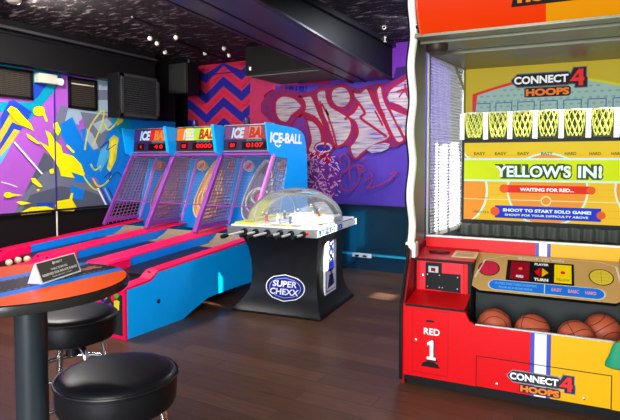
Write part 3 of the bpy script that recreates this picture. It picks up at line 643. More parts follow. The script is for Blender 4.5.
def dome_mat():
    m = bpy.data.materials.new('clear_dome'); m.use_nodes = True; nt = m.node_tree; N = nt.nodes; N.remove(N['Principled BSDF'])
    out = N['Material Output']; tr = N.new('ShaderNodeBsdfTransparent'); gl = N.new('ShaderNodeBsdfGlossy'); gl.inputs['Roughness'].default_value = .06
    tr.inputs['Color'].default_value = (.86,.88,.9,1); lw = N.new('ShaderNodeLayerWeight'); lw.inputs['Blend'].default_value = .12
    df = N.new('ShaderNodeBsdfDiffuse'); df.inputs['Color'].default_value = (.9,.92,.95,1)  # white haze mixed in to make the dome look sunlit
    nz = N.new('ShaderNodeTexNoise'); nz.inputs['Scale'].default_value = 40; nz.inputs['Detail'].default_value = 6
    mr = N.new('ShaderNodeMapRange'); mr.inputs['To Min'].default_value = .07; mr.inputs['To Max'].default_value = .15; nt.links.new(nz.outputs['Fac'], mr.inputs['Value'])
    m1_ = N.new('ShaderNodeMixShader'); nt.links.new(lw.outputs['Fresnel'], m1_.inputs[0]); nt.links.new(tr.outputs[0], m1_.inputs[1]); nt.links.new(gl.outputs[0], m1_.inputs[2])
    m2_ = N.new('ShaderNodeMixShader'); nt.links.new(mr.outputs[0], m2_.inputs[0]); nt.links.new(m1_.outputs[0], m2_.inputs[1]); nt.links.new(df.outputs[0], m2_.inputs[2])
    nt.links.new(m2_.outputs[0], out.inputs['Surface']); return m
dome_m = dome_mat()
f = CMB(dome_m); NU = 40; vs = []; rows = 14
def sgn(v, e): return math.copysign(abs(v)**e, v)
for i in range(rows+1):
    ph = PI/2*i/rows; rr = math.cos(ph)**1.02; h = math.sin(ph)**.98
    for j in range(NU):
        a = 2*PI*j/NU; vs.append((-.475+.435*rr*sgn(math.cos(a), .75), .52+.535*rr*sgn(math.sin(a), .75), .848+.33*h))
f.add(vs, [(i*NU+j, i*NU+(j+1)%NU, (i+1)*NU+(j+1)%NU, (i+1)*NU+j) for i in range(rows) for j in range(NU)]); f.build('dome', t, 0, True)
f = CMB(steel); f.tube([(-.475+.437*sgn(math.cos(a),.75), .52+.537*sgn(math.sin(a),.75), .852) for a in [2*PI*j/NU for j in range(NU)]], .007, 6, closed=True); f.build('dome_rim', t)
f = CMB(mat('arch_rib', (190,192,195), .3, .3)); ph = [PI*i/20 for i in range(21)]
f.tube([(-.70, .52+.47*math.cos(a), .85+.265*math.sin(a)**.8) for a in ph], .006, 6); f.build('dome_seam', t)
f = CMB(mat('lamp_grey', (78,80,84), .5)); f.box(-.58,-.44,.42,.60,1.128,1.148); f.build('scoreboard_lamp', t, .006)  # plain grey plate just under the dome top
# rods with handles
for i, x in enumerate([-.14,-.26,-.37,-.50,-.62,-.74]):
    L = [.22,.28,.22,.34,.24,.36][i]
    f = CMB(white); f.tube([(x,-.05,.79),(x,-.05-L,.79)], .0105, 8); rd = f.build('rod', t, 0, True)
    g = CMB(black); g.lathe((x,0,.79), [(.0001,-.105-L),(.018,-.10-L),(.020,-.06-L),(.014,-.01-L),(.0001,-.005-L)][::-1], 12, ax='y'); g.build('handle', rd, 0, True)
    g = CMB(black); g.lathe((x,0,.79), [(.026,-.095),(.030,-.062)], 12, ax='y'); g.build('bushing', rd)
# oval logo on the front, panel on the end
ox, oz = -.40, .25
def fy(z):
    for (z0,s0),(z1,s1) in zip(prof, prof[1:]):
        if z0 <= z <= z1: return .11*(s0+(s1-s0)*(z-z0)/(z1-z0))
def oval(rx, rz, off, m):
    q = [(ox+rx*math.cos(a), oz+rz*math.sin(a)) for a in [2*PI*i/40 for i in range(40)]]
    K = 10
    for i in range(K):   # strips that follow the curve of the pedestal
        za, zb = oz-rz+2*rz*i/K, oz-rz+2*rz*(i+1)/K; xa = rx*math.sqrt(max(0,1-((za-oz)/rz)**2)); xb = rx*math.sqrt(max(0,1-((zb-oz)/rz)**2))
        f.add([(ox-xa,fy(za)-off,za),(ox+xa,fy(za)-off,za),(ox+xb,fy(zb)-off,zb),(ox-xb,fy(zb)-off,zb)], [(0,1,2,3)], m)
f = CMB(white); oval(.205,.125,.003,white); oval(.195,.117,.005,nv); oval(.165,.095,.007,mat('logo_pale',(150,165,215),.4)); oval(.158,.089,.009,nv); f.build('oval_logo', t)
sl = (Vector((0, fy(.36)-fy(.2), .16))).normalized(); sl = Tm @ sl
for txt, z, w_ in [('SUPER', .287, .25), ('CHEXX', .215, .30)]:
    lettering(txt, mat('hockey_blue2', (40,60,210), .35), t, CM @ Vector((ox, fy(z)-.014, z)), cax, sl, w_+.014, .072, shear=.1, bold=.07, depth=.001, label='blue outlined logo lettering')
    lettering(txt, white, t, CM @ Vector((ox, fy(z)-.017, z)), cax, sl, w_, .058, shear=.1, bold=.02, depth=.002, label='white logo lettering')
f = CMB(white); f.box(-.075,-.055,.26,.56,.17,.74); pn = f.build('end_banner', t)
f = CMB(mat('banner_white_blue', (60,90,215), .4)); f.poly([(-.054,.285,.19),(-.054,.535,.19),(-.054,.535,.72),(-.054,.285,.72)])
f.poly([(-.0535,.30,.20),(-.0535,.52,.20),(-.0535,.52,.71),(-.0535,.30,.71)], white)
for k, (a0, b0) in enumerate([(.22,.34),(.38,.5),(.55,.62),(.65,.7)]): f.poly([(-.053,.32,a0),(-.053,.50,a0+.02),(-.053,.47,b0),(-.053,.35,b0-.03)], [nv, hb, mat('pale_blue_print',(130,170,230),.4), nv][k])
f.build('banner_print', pn)
lettering('CHEXX', nv, pn, CM @ Vector((-.052,.41,.45)), ZA, -cay, .44, .12, bold=.06, depth=.001)
# ------------------------------------------------------------------ basketball machine
HX0, HX1, HY = -1.16, .50, 3.26; HC = (HX0+HX1)/2
HA = R(4.5); PV = Vector((HX0, HY, 0))
HT = Matrix.Translation(PV) @ Matrix.Rotation(HA, 4, 'Z') @ Matrix.Translation(-PV)
def hpx(px, py, Y):
    """machine coordinates of the point of the machine's plane y=Y seen at px, py"""
    d = fw + rt*((px-310)/F) + up*((210+SH-py)/F); Hi = HT.inverted(); c = Hi @ CAM; dd = Hi.to_3x3() @ d
    return c + dd*((Y-c.y)/dd.y)
t = thing('basketball_arcade_machine', 'big red and yellow two player basketball game', 'arcade game', HT @ Vector((HC, HY, 0)), HA)
MB.GT = HT
RY = 4.81
def wave(z): return 3.45+.035*math.cos(2*PI*(z-1.865)/.43)
# lower cabinet front with stepped top
top = [(HX0+.006,.525),(-.775,.525),(-.755,.505),(-.735,.46),(-.70,.44),(HX1-.44,.44),(HX1-.42,.46),(HX1-.40,.505),(HX1-.38,.525),(HX1-.02,.525)]
f = MB(red)
def front_poly(xa, xb, m):
    pts = [(xa,.06)]+[(xb,.06)]
    tt = [(x,z) for x,z in top if xa < x < xb]
    def zt(x):
        for (x0,z0),(x1,z1) in zip(top, top[1:]):
            if x0 <= x <= x1: return z0+(z1-z0)*(x-x0)/(x1-x0)
    pts += [(xb, zt(xb-1e-6))]+tt[::-1]+[(xa, zt(xa+1e-6))]
    f.prism([(x,HY,z) for x,z in pts], (0,.03,0), m)
front_poly(HX0+.006, -.385, red); front_poly(-.385, -.275, mat('stripe_blue', (60,70,170), .35)); front_poly(-.275, HX1-.02, yellow)
fp = f.build('front_panel', t, .002)
f = MB(mat('stripe_white', (225,222,225), .35)); f.box(-.362,-.298,HY-.0015,HY,.062,.438); f.build('centre_stripe', fp)
f = MB(black); f.box(HX0+.03,HX1-.03,HY+.03,RY-.1,0,.06); f.box(HX0+.02,HX1-.02,HY-.002,HY+.02,.035,.062); f.build('plinth', t)
def outline(f, x0, x1, z0, z1, w_=.004, m=None):
    y = HY-.001; f.box(x0,x1,y-.001,y,z0,z0+w_,m); f.box(x0,x1,y-.001,y,z1-w_,z1,m); f.box(x0,x0+w_,y-.001,y,z0,z1,m); f.box(x1-w_,x1,y-.001,y,z0,z1,m)
f = MB(black); outline(f, -.692, .038, .06, .256, .005, black)
for x, z in ((-.57,.09),(-.10,.09)): f.lathe((x,HY-.002,z+.01), [(.0001,-.004),(.008,-.003),(.009,0)], 10, chrome, ax='y')
f.build('service_panel', fp)
f = MB(mat('dark_red_line', (130,8,14), .4)); outline(f, -1.09, -.86, .09, .50, .003); f.box(-1.0,-.95,HY-.003,HY-.001,.425,.437,black)
f.lathe((-1.065,HY-.001,.30), [(.0001,-.008),(.009,-.006),(.01,0)], 12, steel, ax='y')
f.prism([(-1.03,HY-.003,.135),(-.91,HY-.003,.135),(-.92,HY-.003,.155),(-.95,HY-.003,.172),(-.99,HY-.003,.172),(-1.02,HY-.003,.158)], (0,.002,0), black)
f.build('coin_door', fp)
blk2 = mat('lettering_black', (10,10,14), .4)
lettering('RED', white, fp, (-.963,HY-.001,.365), XA, ZA, .10, .042, bold=.02, depth=.003)
def one(m, cx_, cz_, w_, h_, off):
    g = MB(m); q = [(-.5,-.5),(.5,-.5),(.5,-.36),(.24,-.36),(.24,.5),(-.02,.5),(-.45,.36),(-.45,.22),(-.16,.26),(-.16,-.36),(-.5,-.36)]
    g.prism([(cx_+x*w_,HY-off,cz_+z*h_) for x,z in q], (0,.001,0)); return g.build('lettering', fp)
one(blk2, -.962, .245, .072, .142, .003); one(white, -.966, .247, .056, .126, .004)
def logo(y, cx_, zt, w_, par, sc=1, em=0, hoops=True, half=False):
    # CONNECT 4 over HOOPS, w_ is the full width, zt the centre height of the top line
    wt = mat('logo_white%d' % bool(em), (250,250,250), .35, emit=em); rd = mat('logo_red%d' % bool(em), (232,40,40), .35, emit=em); bk = mat('logo_black%d' % bool(em), (26,26,34), .4, emit=em*.6)
    orr = mat('logo_orange%d' % bool(em), (240,120,30), .4, emit=em); gy = mat('logo_grey%d' % bool(em), (120,124,140), .4, emit=em*.6)
    h = w_*.115; f = MB(gy)
    def plate(x0, x1, z0, z1, m_, off, c=.25):
        r_ = (z1-z0)*c; f.prism([(x0+r_,y-off,z0),(x1-r_,y-off,z0),(x1,y-off,z0+r_),(x1,y-off,z1-r_),(x1-r_,y-off,z1),(x0+r_,y-off,z1),(x0,y-off,z1-r_),(x0,y-off,z0+r_)], (0,.0008,0), m_)
    plate(cx_-w_*.5, cx_+w_*.36, zt-h*.95, zt+h*.9, gy, .0014, .42); plate(cx_-w_*.485, cx_+w_*.34, zt-h*.8, zt+h*.75, bk, .0022, .42)
    for m_, e_, o_ in ((gy, .026, .0016), (bk, .014, .0024)):
        q = [(.26,-.07),(.38,-.07),(.38,-.125),(.5,-.125),(.5,-.0),(.485,.0),(.485,.125),(.36,.125)]; c_ = (.39, 0)
        f.prism([(cx_+w_*(x+math.copysign(e_,x-c_[0])), y-o_, zt+w_*(z+math.copysign(e_,z))) for x,z in q], (0,.0006,0), m_)
    plate(cx_-w_*.31, cx_+w_*.31, zt-w_*.255, zt-w_*.115, bk, .0012, .2)
    f.build('logo_plate', par)
    lettering('CONNECT', wt, par, (cx_-w_*.09,y,zt), XA, ZA, w_*.73, h, bold=.035, depth=.004, shear=0)
    g = MB(rd); q = [(-.5,-.22),(.12,-.22),(.12,-.5),(.42,-.5),(.42,-.22),(.5,-.22),(.5,.0),(.42,.0),(.42,.5),(.1,.5)]
    qq = [(-.14,.0),(.12,.0),(.12,.24)]
    X_ = lambda p, o_: (cx_+w_*(.385+.19*p[0]), y-o_, zt+w_*.235*p[1])
    g.prism([X_(p,.005) for p in q], (0,.001,0)); g.prism([X_(p,.006) for p in qq], (0,.001,0), bk); g.build('lettering', par)
    if hoops: lettering('HOOPS', bk, par, (cx_,y,zt-w_*.185), XA, ZA, w_*.62, w_*.135, bold=.16, depth=.003)
    if hoops: lettering('HOOPS', orr, par, (cx_,y,zt-w_*.185), XA, ZA, w_*.58, w_*.105, bold=.05, depth=.004)
la, lb_ = hpx(507,374,HY), hpx(574,386,HY); logo(HY-.001, (la.x+lb_.x)/2, (la.z+lb_.z)/2, lb_.x-la.x, fp)
# step tops and coin tower
def tower(x0, x1, main, sgnx, mainname):
    f = MB(main); f.hexa([(x0,HY+.0,.515),(x1,HY+.0,.515),(x1,3.53,.55),(x0,3.53,.55)], [(x0,HY+.0,.527),(x1,HY+.0,.527),(x1,3.53,.562),(x0,3.53,.562)]); f.build('step_shelf', t, .002)
    f = MB(black); f.box(x0,x1,HY-.003,HY+.004,.513,.527); f.build('edge_trim', t); f = MB(black); f.box(x0,x1,3.515,3.53,.53,.555); f.build('edge_trim', t)
    f = MB(main); f.box(x0,x1,3.53,3.81,.10,.775); tw = f.build('coin_tower', t, .003)
    f = MB(black); f.box(x0,x0+.008,3.524,3.535,.555,.775); f.box(x1-.02,x1+.002,3.524,3.81,.10,.775); f.build('corner_trim', tw)
    f = MB(main); f.hexa([(x0-.005,3.50,.775),(x1+.02,3.50,.775),(x1+.02,3.82,.80),(x0-.005,3.82,.80)], [(x0-.005,3.50,.79),(x1+.02,3.50,.79),(x1+.02,3.82,.82),(x0-.005,3.82,.82)])
    f.box(x0-.005,x1+.02,3.497,3.503,.768,.786,black); tp = f.build('tower_top', tw, .002)
    return tw, tp
MB.GT = HT @ Matrix.Translation((.02,0,0))
tw, tp = tower(HX0+.005, -.785, red, 1, 'red')
f = MB(black); f.lathe((-1.02,3.66,.812), [(.0001,-.002),(.075,-.002),(.075,.003),(.0001,.003)], 24, ex=1, ey=.45); f.build('cup_hole', tp)
f = MB(mat('instruction_cream', (232,210,150), .4)); f.hexa([(-.92,3.57,.797),(-.76,3.57,.797),(-.76,3.74,.8135),(-.92,3.74,.8135)], [(-.92,3.57,.7985),(-.76,3.57,.7985),(-.76,3.74,.815),(-.92,3.74,.815)]); ins = f.build('instruction_card', tp)
lettering('HOW TO PLAY', mat('print_brown', (150,60,40), .4), ins, (-.84,3.70,.8115), XA, Vector((0,1,.1)), .13, .025, depth=.001)
f = MB(mat('print_brown', (150,60,40), .4))
for i in range(4): f.hexa([(-.90,3.60+i*.02,.8016+i*.002),(-.78,3.60+i*.02,.8016+i*.002),(-.78,3.606+i*.02,.8022+i*.002),(-.90,3.606+i*.02,.8022+i*.002)], [(-.90,3.60+i*.02,.8022+i*.002),(-.78,3.60+i*.02,.8022+i*.002),(-.78,3.606+i*.02,.8028+i*.002),(-.90,3.606+i*.02,.8028+i*.002)])
f.build('print_lines', ins)
f = MB(mat('pink_red_door', (232,30,48), .3)); f.box(HX0+.035,-.835,3.522,3.53,.565,.765); dr = f.build('coin_mechanism_door', tw, .002)
f = MB(black); f.box(-1.085,-.975,3.516,3.522,.572,.758); f.box(-.975,-.85,3.516,3.522,.568,.69); f.build('black_plates', dr)
f = MB(steel); f.box(-1.065,-.995,3.508,3.516,.69,.735); rdr = f.build('card_reader', dr, .003)
f = MB(mat('reader_red', (200,20,30), .3, emit=.4)); f.box(-1.045,-1.015,3.504,3.508,.70,.725); f.build('reader_window', rdr)
f = MB(chrome); f.lathe((-1.105,3.522,.665), [(.0001,-.01),(.008,-.008),(.009,0)], 12, ax='y'); f.build('door_lock', dr)
for x, z in [(-1.07,.675),(-.99,.675),(-1.07,.592),(-.99,.592),(-.97,.592),(-.87,.67),(-.87,.592)]:
    f = MB(steel); f.lathe((x,3.516,z), [(.0001,-.003),(.004,-.002),(.005,0)], 8, ax='y'); f.build('screw', dr)
MB.GT = HT
tw2, tp2 = tower(HX1-.385, HX1-.02, yellow, -1, 'yellow')
# ball bin
f = MB(dgrey); f.box(-.755,.115,3.70,3.72,.08,.66); f.prism([(-.76,HY+.031,.29),(-.76,3.70,.315),(-.76,3.70,.30),(-.76,HY+.031,.275)], (.87,0,0)); f.box(-.765,-.755,HY+.031,3.53,.08,.47); bn = f.build('ball_bin', t)
f = MB(steel); f.bar((-.70,HY+.015,.444),(.06,HY+.015,.444),.012,.008); f.build('bin_rail', bn)
# control board
P0, P1 = Vector((0,3.50,.608)), Vector((0,3.80,.805)); cb = (P1-P0)/1.0; nb = Vector((0,-(P1.z-P0.z),(P1.y-P0.y))).normalized()
def cp(x, v, off=0): return Vector((x, P0.y+cb.y*v, P0.z+cb.z*v))+nb*off
x0, x1 = -.76, .12
ply = mat('court_wood', (186,146,84), .3, coat=.4)
f = MB(ply); f.hexa([cp(x0,.10),cp(x0+.05,0),cp(x1-.05,0),cp(x1,.10),cp(x1,1),cp(x0,1)], [p-nb*.025 for p in (cp(x0,.10),cp(x0+.05,0),cp(x1-.05,0),cp(x1,.10),cp(x1,1),cp(x0,1))])
board = f.build('control_board', t, .002)
f = MB(black); f.hexa([cp(x0,.10,-.026),cp(x0+.05,-.01,-.026),cp(x1-.05,-.01,-.026),cp(x1,.10,-.026)], [cp(x0,.10,-.004),cp(x0+.05,-.01,-.004),cp(x1-.05,-.01,-.004),cp(x1,.10,-.004)]); f.build('board_edge', board)
def disc(f, cx_, cv, r_, off, m, n=28): f.poly([cp(cx_+r_*math.cos(2*PI*i/n), cv+r_/.35*math.sin(2*PI*i/n), off) for i in range(n)], m)
for cx_, cm, lab in [(-.668, mat('disc_red', (190,30,60), .35), 'red round emblem'), (.002, mat('disc_yellow', (205,180,50), .35), 'yellow round emblem')]:
    f = MB(black); disc(f, cx_, .57, .070, .0010, black); disc(f, cx_, .57, .064, .0016, cm); e = f.build('court_emblem', board); e['label'] = lab
    ln = mat('emblem_line%s' % lab[:3], (150,20,45) if cx_ < 0 else (140,120,30), .4); f = MB(ln)
    for a, b in [((-.05,0),(.05,0)),((0,-.05),(0,.05)),((-.035,.03),(.035,.03)),((-.035,-.03),(.035,-.03))]: f.bar(cp(cx_+a[0],.57+a[1]/.35,.002), cp(cx_+b[0],.57+b[1]/.35,.002), .003, .0006)
    f.build('emblem_lines', e)
f = MB(black); f.poly([cp(-0.555,.30,.001),cp(-0.150,.30,.001),cp(-0.150,.84,.001),cp(-0.555,.84,.001)]); pt_ = f.build('player_turn_panel', board)
f = MB(mat('turn_red', (205,20,50), .3, emit=.35)); f.poly([cp(-0.530,.34,.002),cp(-0.415,.34,.002),cp(-0.415,.80,.002),cp(-0.530,.80,.002)]); f.poly([cp(-0.385,.57,.002),cp(-0.348,.45,.002),cp(-0.348,.69,.002)], red); f.build('red_light', pt_)
f = MB(mat('turn_yellow', (250,215,10), .3, emit=.8)); f.poly([cp(-0.265,.34,.002),cp(-0.165,.34,.002),cp(-0.165,.80,.002),cp(-0.265,.80,.002)]); f.poly([cp(-0.300,.57,.002),cp(-0.338,.45,.002),cp(-0.338,.69,.002)], yellow); f.build('yellow_light', pt_)
bd = cb.normalized()
lettering('PLAYER', white, pt_, cp(-0.342,.77), XA, bd, .085, .022, depth=.002, bold=.03); lettering('TURN', white, pt_, cp(-0.342,.38), XA, bd, .085, .026, depth=.002, bold=.04)
lettering('RED', white, pt_, cp(-0.470,.42), XA, bd, .045, .022, depth=.003, bold=.04); lettering('YELLOW', mat('print_grey',(120,110,60),.4), pt_, cp(-0.215,.42), XA, bd, .08, .022, depth=.003)
f = MB(mat('emb_orange', (225,90,40), .4)); disc(f, -.47, .62, .013, .003, None, 12); disc(f, -.215, .60, .014, .003, red, 12); f.build('light_emblem', pt_)
sb = mat('strip_blue', (20,110,205), .35); f = MB(cream)
def capsule(xa, xb, v0, v1, off, m, n=8):
    vm = (v0+v1)/2; rv = (v1-v0)/2; rx = rv*.35; pts = [cp(xa+rx-rx*math.sin(PI*i/n), vm-rv*math.cos(PI*i/n), off) for i in range(n+1)]+[cp(xb-rx+rx*math.sin(PI*i/n), vm+rv*math.cos(PI*i/n), off) for i in range(n+1)]; f.poly(pts, m)
capsule(-.66,.02,.03,.295,.001,cream); capsule(-.652,.012,.045,.28,.0018,sb); f.poly([cp(-.322,.045,.0025),cp(-.316,.045,.0025),cp(-.316,.28,.0025),cp(-.322,.28,.0025)], cream); bs = f.build('instruction_strip', board)
lb = mat('print_light_blue', (120,180,230), .4)
lettering('PLAYERS TAKE TURNS SHOOTING', lb, bs, cp(-.49,.20), XA, bd, .25, .018, depth=.003); lettering('FOUR IN A ROW WINS', lb, bs, cp(-.49,.11), XA, bd, .20, .018, depth=.003)
pr_ = mat('print_rose', (215,140,160), .4)
for x, tx in ((-.25,'EASY'),(-.155,'BASIC'),(-.06,'HARD')): lettering(tx, pr_, bs, cp(x,.165), XA, bd, .06, .03, depth=.003, bold=.03)
f = MB(cream)
for a, b in [((-.56,.95),(-.70,.80)),((-.70,.80),(-.75,.3)),((.0,.95),(.09,.86)),((.09,.86),(.115,.2))]:
    p, q = cp(a[0],a[1],.0015), cp(b[0],b[1],.0015); f.bar(p, q, .012, .0006)
f.bar(cp(-.56,.95,.0015), cp(0,.95,.0015), .01, .0006); f.build('court_line', board)
lettering('SHOOT TO WIN', cream, board, cp(-.35,.90), XA, bd, .28, .022, depth=.001)
# apron behind the board
f = MB(red); f.box(HX0+.03,-.385,3.82,3.84,.60,.895); f.box(-.385,-.29,3.82,3.84,.60,.895,mat('stripe_blue',(60,70,170),.35)); f.box(-.362,-.312,3.819,3.82,.60,.895,mat('stripe_white',(225,222,225),.35)); f.box(-.29,HX1-.03,3.82,3.84,.60,.895,yellow)
ap = f.build('apron', t, .002)
f = MB(white); f.box(HX0+.03,HX1-.03,3.812,3.848,.893,.903); f.build('apron_cap', ap)
f = MB(dgrey); f.hexa([(HX0+.03,3.85,.72),(HX1-.03,3.85,.72),(HX1-.03,4.76,.86),(HX0+.03,4.76,.86)], [(HX0+.03,3.85,.73),(HX1-.03,3.85,.73),(HX1-.03,4.76,.87),(HX0+.03,4.76,.87)]); f.build('return_ramp', t)
# side panels
for s, xs in ((-1, HX0), (1, HX1)):
    x0_, x1_ = (xs, xs+.022) if s < 0 else (xs-.022, xs)
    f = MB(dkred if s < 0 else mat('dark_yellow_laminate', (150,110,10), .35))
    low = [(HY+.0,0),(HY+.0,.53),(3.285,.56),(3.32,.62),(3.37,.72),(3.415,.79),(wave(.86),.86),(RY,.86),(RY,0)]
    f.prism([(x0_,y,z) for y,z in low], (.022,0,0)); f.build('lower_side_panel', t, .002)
    f = MB(grey); zs = [.86+i*(2.9-.86)/60 for i in range(61)]
    f.prism([(x0_,wave(z),z) for z in zs]+[(x0_,3.80,2.9),(x0_,3.80,.86)], (.022,0,0)); f.build('wavy_post', t)
    xe = (x0_+x1_)/2
    f = MB(mat('wave_light_tube', (238,236,224), .35)); f.tube([(xe,wave(z)-.002,z) for z in [.88+i*.0205 for i in range(98)]], .026, 10); f.build('wavy_light_tube', t, 0, True)
    f = MB(black); f.tube([(xs-.006*(-s) if False else xs+s*.012, wave(z)+.004, z) for z in [.80+i*.0205 for i in range(102)]]+[], .016, 8); f.tube([(xs+s*.003,y-.002,z) for y,z in [(HY,.03),(HY,.53),(3.285,.56),(3.32,.62),(3.37,.72),(3.415,.79),(wave(.86),.86)]], .012, 8); f.build('edge_moulding', t, 0, True)
    f = MB(white); zc = .86; f.box(xe-.035,xe+.035,3.43,3.52,.795,.90); f.build('tube_foot', t, .008)
    # mesh window, slanting inwards towards the screen
    def mx_(y): return xs-s*(.03+.135*(y-3.88)/.76)
    f = MB(steel)
    def post(ya, yb, za, zb): f.hexa([(mx_(ya)-.008,ya,za),(mx_(ya)+.008,ya,za),(mx_(yb)+.008,yb,za),(mx_(yb)-.008,yb,za)], [(mx_(ya)-.008,ya,zb),(mx_(ya)+.008,ya,zb),(mx_(yb)+.008,yb,zb),(mx_(yb)-.008,yb,zb)])
    post(3.86,3.89,.88,2.26); post(4.60,4.66,.88,2.24); post(3.88,4.64,.87,.905); post(3.88,4.64,2.225,2.25)
    f.bar((mx_(4.4),4.38,2.24),(mx_(4.62),4.62,2.06),.016,.03); mf = f.build('mesh_frame', t, .002)
    f = MB(mat('white_mesh' if s < 0 else 'grey_mesh', (228,231,236) if s < 0 else (90,92,92), .4))
    pit = .024 if s < 0 else .06; wd = .0062 if s < 0 else .003
    n_ = int(1.33/pit)
    for i in range(1, n_): z = .90+i*1.33/n_; f.bar((mx_(3.88),3.88,z),(mx_(4.62),4.62,z),.002,wd)
    n_ = int(.74/pit)
    for i in range(1, n_): y = 3.88+i*.74/n_; f.bar((mx_(y),y,.90),(mx_(y),y,2.23),.002,wd)
    f.build('mesh_screen', mf)
f = MB(black); f.box(HX0+.022,HX1-.022,RY-.02,RY,0,2.7); f.build('back_panel', t)
# soffit
soff = mat('olive_grey_metal', (112,112,94), .35, .4, var=.12, scale=3)
f = MB(soff); f.box(HX0+.03,HX1-.03,3.42,3.53,2.262,2.29); f.box(HX0+.03,HX1-.03,3.575,3.87,2.25,2.28); f.box(HX0+.03,HX1-.03,3.94,4.78,2.235,2.27); f.box(HX0+.03,HX1-.03,3.45,4.78,2.33,2.35,black)
sf = f.build('canopy_soffit', t, .002)
f = MB(mat('slot_violet', (60,20,110), .3, emit=.15)); f.box(HX0+.05,HX1-.05,3.535,3.565,2.30,2.31); f.build('slot_light', sf)
f = MB(mat('dark_brown_speaker', (48,30,24), .5)); q = at(431,38,x=-1.05); f.lathe((-1.03,3.66,2.20), [(.0001,-.0),(.06,.0),(.075,.02),(.075,.06)], 24); f.build('downlight', t, 0, True)
# display
SY = 4.56; sx0, sx1, sz0, sz1 = -.975, .315, .955, 1.60
f = MB(black); f.box(-.998,.338,SY,SY+.08,.90,1.63); sc = f.build('screen_bezel', t, .003)
def em(n, c, e=.95): return mat('screen_'+n, c, .25, emit=e, var=.06, scale=4)
sk = [0]
def spoly(pts, m):
    sk[0] += 1; y = SY-.0004*sk[0]; f.poly([(sx0+(sx1-sx0)*u_, y, sz0+(sz1-sz0)*v_) for u_, v_ in pts], m)
def sdisc(cu, cv, r_, m, n=28, w_=None):
    asp = (sx1-sx0)/(sz1-sz0)
    if w_ is None: spoly([(cu+r_*math.cos(2*PI*i/n), cv+r_*asp*math.sin(2*PI*i/n)) for i in range(n)], m)
f = MB(); spoly([(0,0),(1,0),(1,1),(0,1)], em('amber', (240,192,40)))
for i in range(1, 12): spoly([(0,i/12),(1,i/12),(1,i/12+.004),(0,i/12+.004)], em('amber_dark', (222,165,30)))
spoly([(.0,.86),(1,.86),(1,1),(0,1)], em('gold', (232,200,40)))
og = em('orange', (238,150,45)); cyn = em('cyan', (200,240,215), 1.0)
def uv(px, py): p = hpx(px, py, SY); return ((p.x-sx0)/(sx1-sx0), (p.z-sz0)/(sz1-sz0))
def sdisc(px, py, rpx, m, n=36):
    cu, cv = uv(px, py); ru = uv(px+rpx, py)[0]-cu; rv = ru*(sx1-sx0)/(sz1-sz0); c = lambda v: max(0, min(1, v))
    spoly([(c(cu+ru*math.cos(2*PI*i/n)), c(cv+rv*math.sin(2*PI*i/n))) for i in range(n)], m)
for cx_, rr in ((546.5,41),(447,40),(655,42)): sdisc(cx_,190,rr+1.2,cyn); sdisc(cx_,190,rr-1,og)
spoly([(0,.265),(1,.265),(1,.275),(0,.275)], em('line_pale', (240,230,160)))
sdisc(546,201,5.5,em('line_pale', (240,230,160))); sdisc(546,201,4.2,og)
spoly([(0,.50),(1,.50),(1,.80),(0,.80)], cyn); lime = em('lime', (204,224,0), 1.0); spoly([(0,.525),(1,.525),(1,.775),(0,.775)], lime)
rdE = em('red', (228,42,24)); blE = em('blue', (36,56,196)); bo = em('ball_orange', (232,92,30))
def bannr(p0, p1, hv, m):
    u0, v0 = uv(*p0); u1, v1 = uv(*p1); v = (v0+v1)/2; spoly([(u0,v-hv/2),(u1,v-hv/2),(u1,v+hv/2),(u0,v+hv/2)], m)
    for p in (p0, p1): sdisc(p[0], p[1], 4.6, bo, 20)
bannr((504,188.5),(591,190.5),.095,rdE); bannr((495,211),(601,215.5),.16,blE)
ds = f.build('display', sc); em_w = em('white', (225,250,245), 1.05)
def st(txt, pa, pb, h_, m, dd=.02, bold=.04):
    p, q = hpx(*pa, SY), hpx(*pb, SY); lettering(txt, m, ds, ((p.x+q.x)/2, SY, (p.z+q.z)/2), XA, ZA, q.x-p.x, h_, bold=bold, depth=dd)
for sh_, m_, dd in ((.125, em('shadow', (60,90,40), .7), .0185), (.098, em_w, .0195)):
    e_ = 1.4 if sh_ > .1 else 0
    st("YELLOW'S", (496-e_,171),(571+e_,171.8), sh_, m_, dd, .17 if e_ else .03); st('IN!', (578-e_,171.6),(602+e_,172.3), sh_, m_, dd, .17 if e_ else .03)
st('WAITING FOR RED...', (520,189.3),(574,190.5), .028, em_w, .0185); st('SHOOT TO START SOLO GAME!', (503,209.5),(591,213), .026, em_w, .0185); st('SHOOT FOR YOUR DIFFICULTY ABOVE', (505,214.5),(588,217.5), .017, em_w, .0185, .02)
sd_ = em('shadow', (60,90,40), .7)
for i, tx in enumerate(['EASY','EASY','EASY','BASY','HARD','HARD','HARD']): cx_ = [480,501,523.5,547,570.5,595,617][i]; st(tx, (cx_-5.8,153.7),(cx_+5.8,153.5), .024, sd_, .0185, .02)
st('CREDITS 0', (473,211.3),(489,211.9), .017, sd_, .0185, .01); st('CREDITS', (478,197.8),(489,198), .013, em('shadow2', (220,120,50), .7), .0185, .01)
# curtain of netting under the display
cu_ = mat('dark_net_curtain', (70,74,68), .6)
f = MB(cu_); nn = 96; vs = []
for i in range(nn+1):
    x = -1.0+1.34*i/nn; a = .012*math.sin(i*PI/3); vs += [(x,4.50+a,.76),(x,4.50+a,.93-.008*abs(math.sin(i*PI/12)))]
f.add(vs, [(2*i,2*i+2,2*i+3,2*i+1) for i in range(nn)]); f.add([(v[0],v[1]+.004,v[2]) for v in vs], [(2*i,2*i+1,2*i+3,2*i+2) for i in range(nn)])
f.build('net_curtain', t)
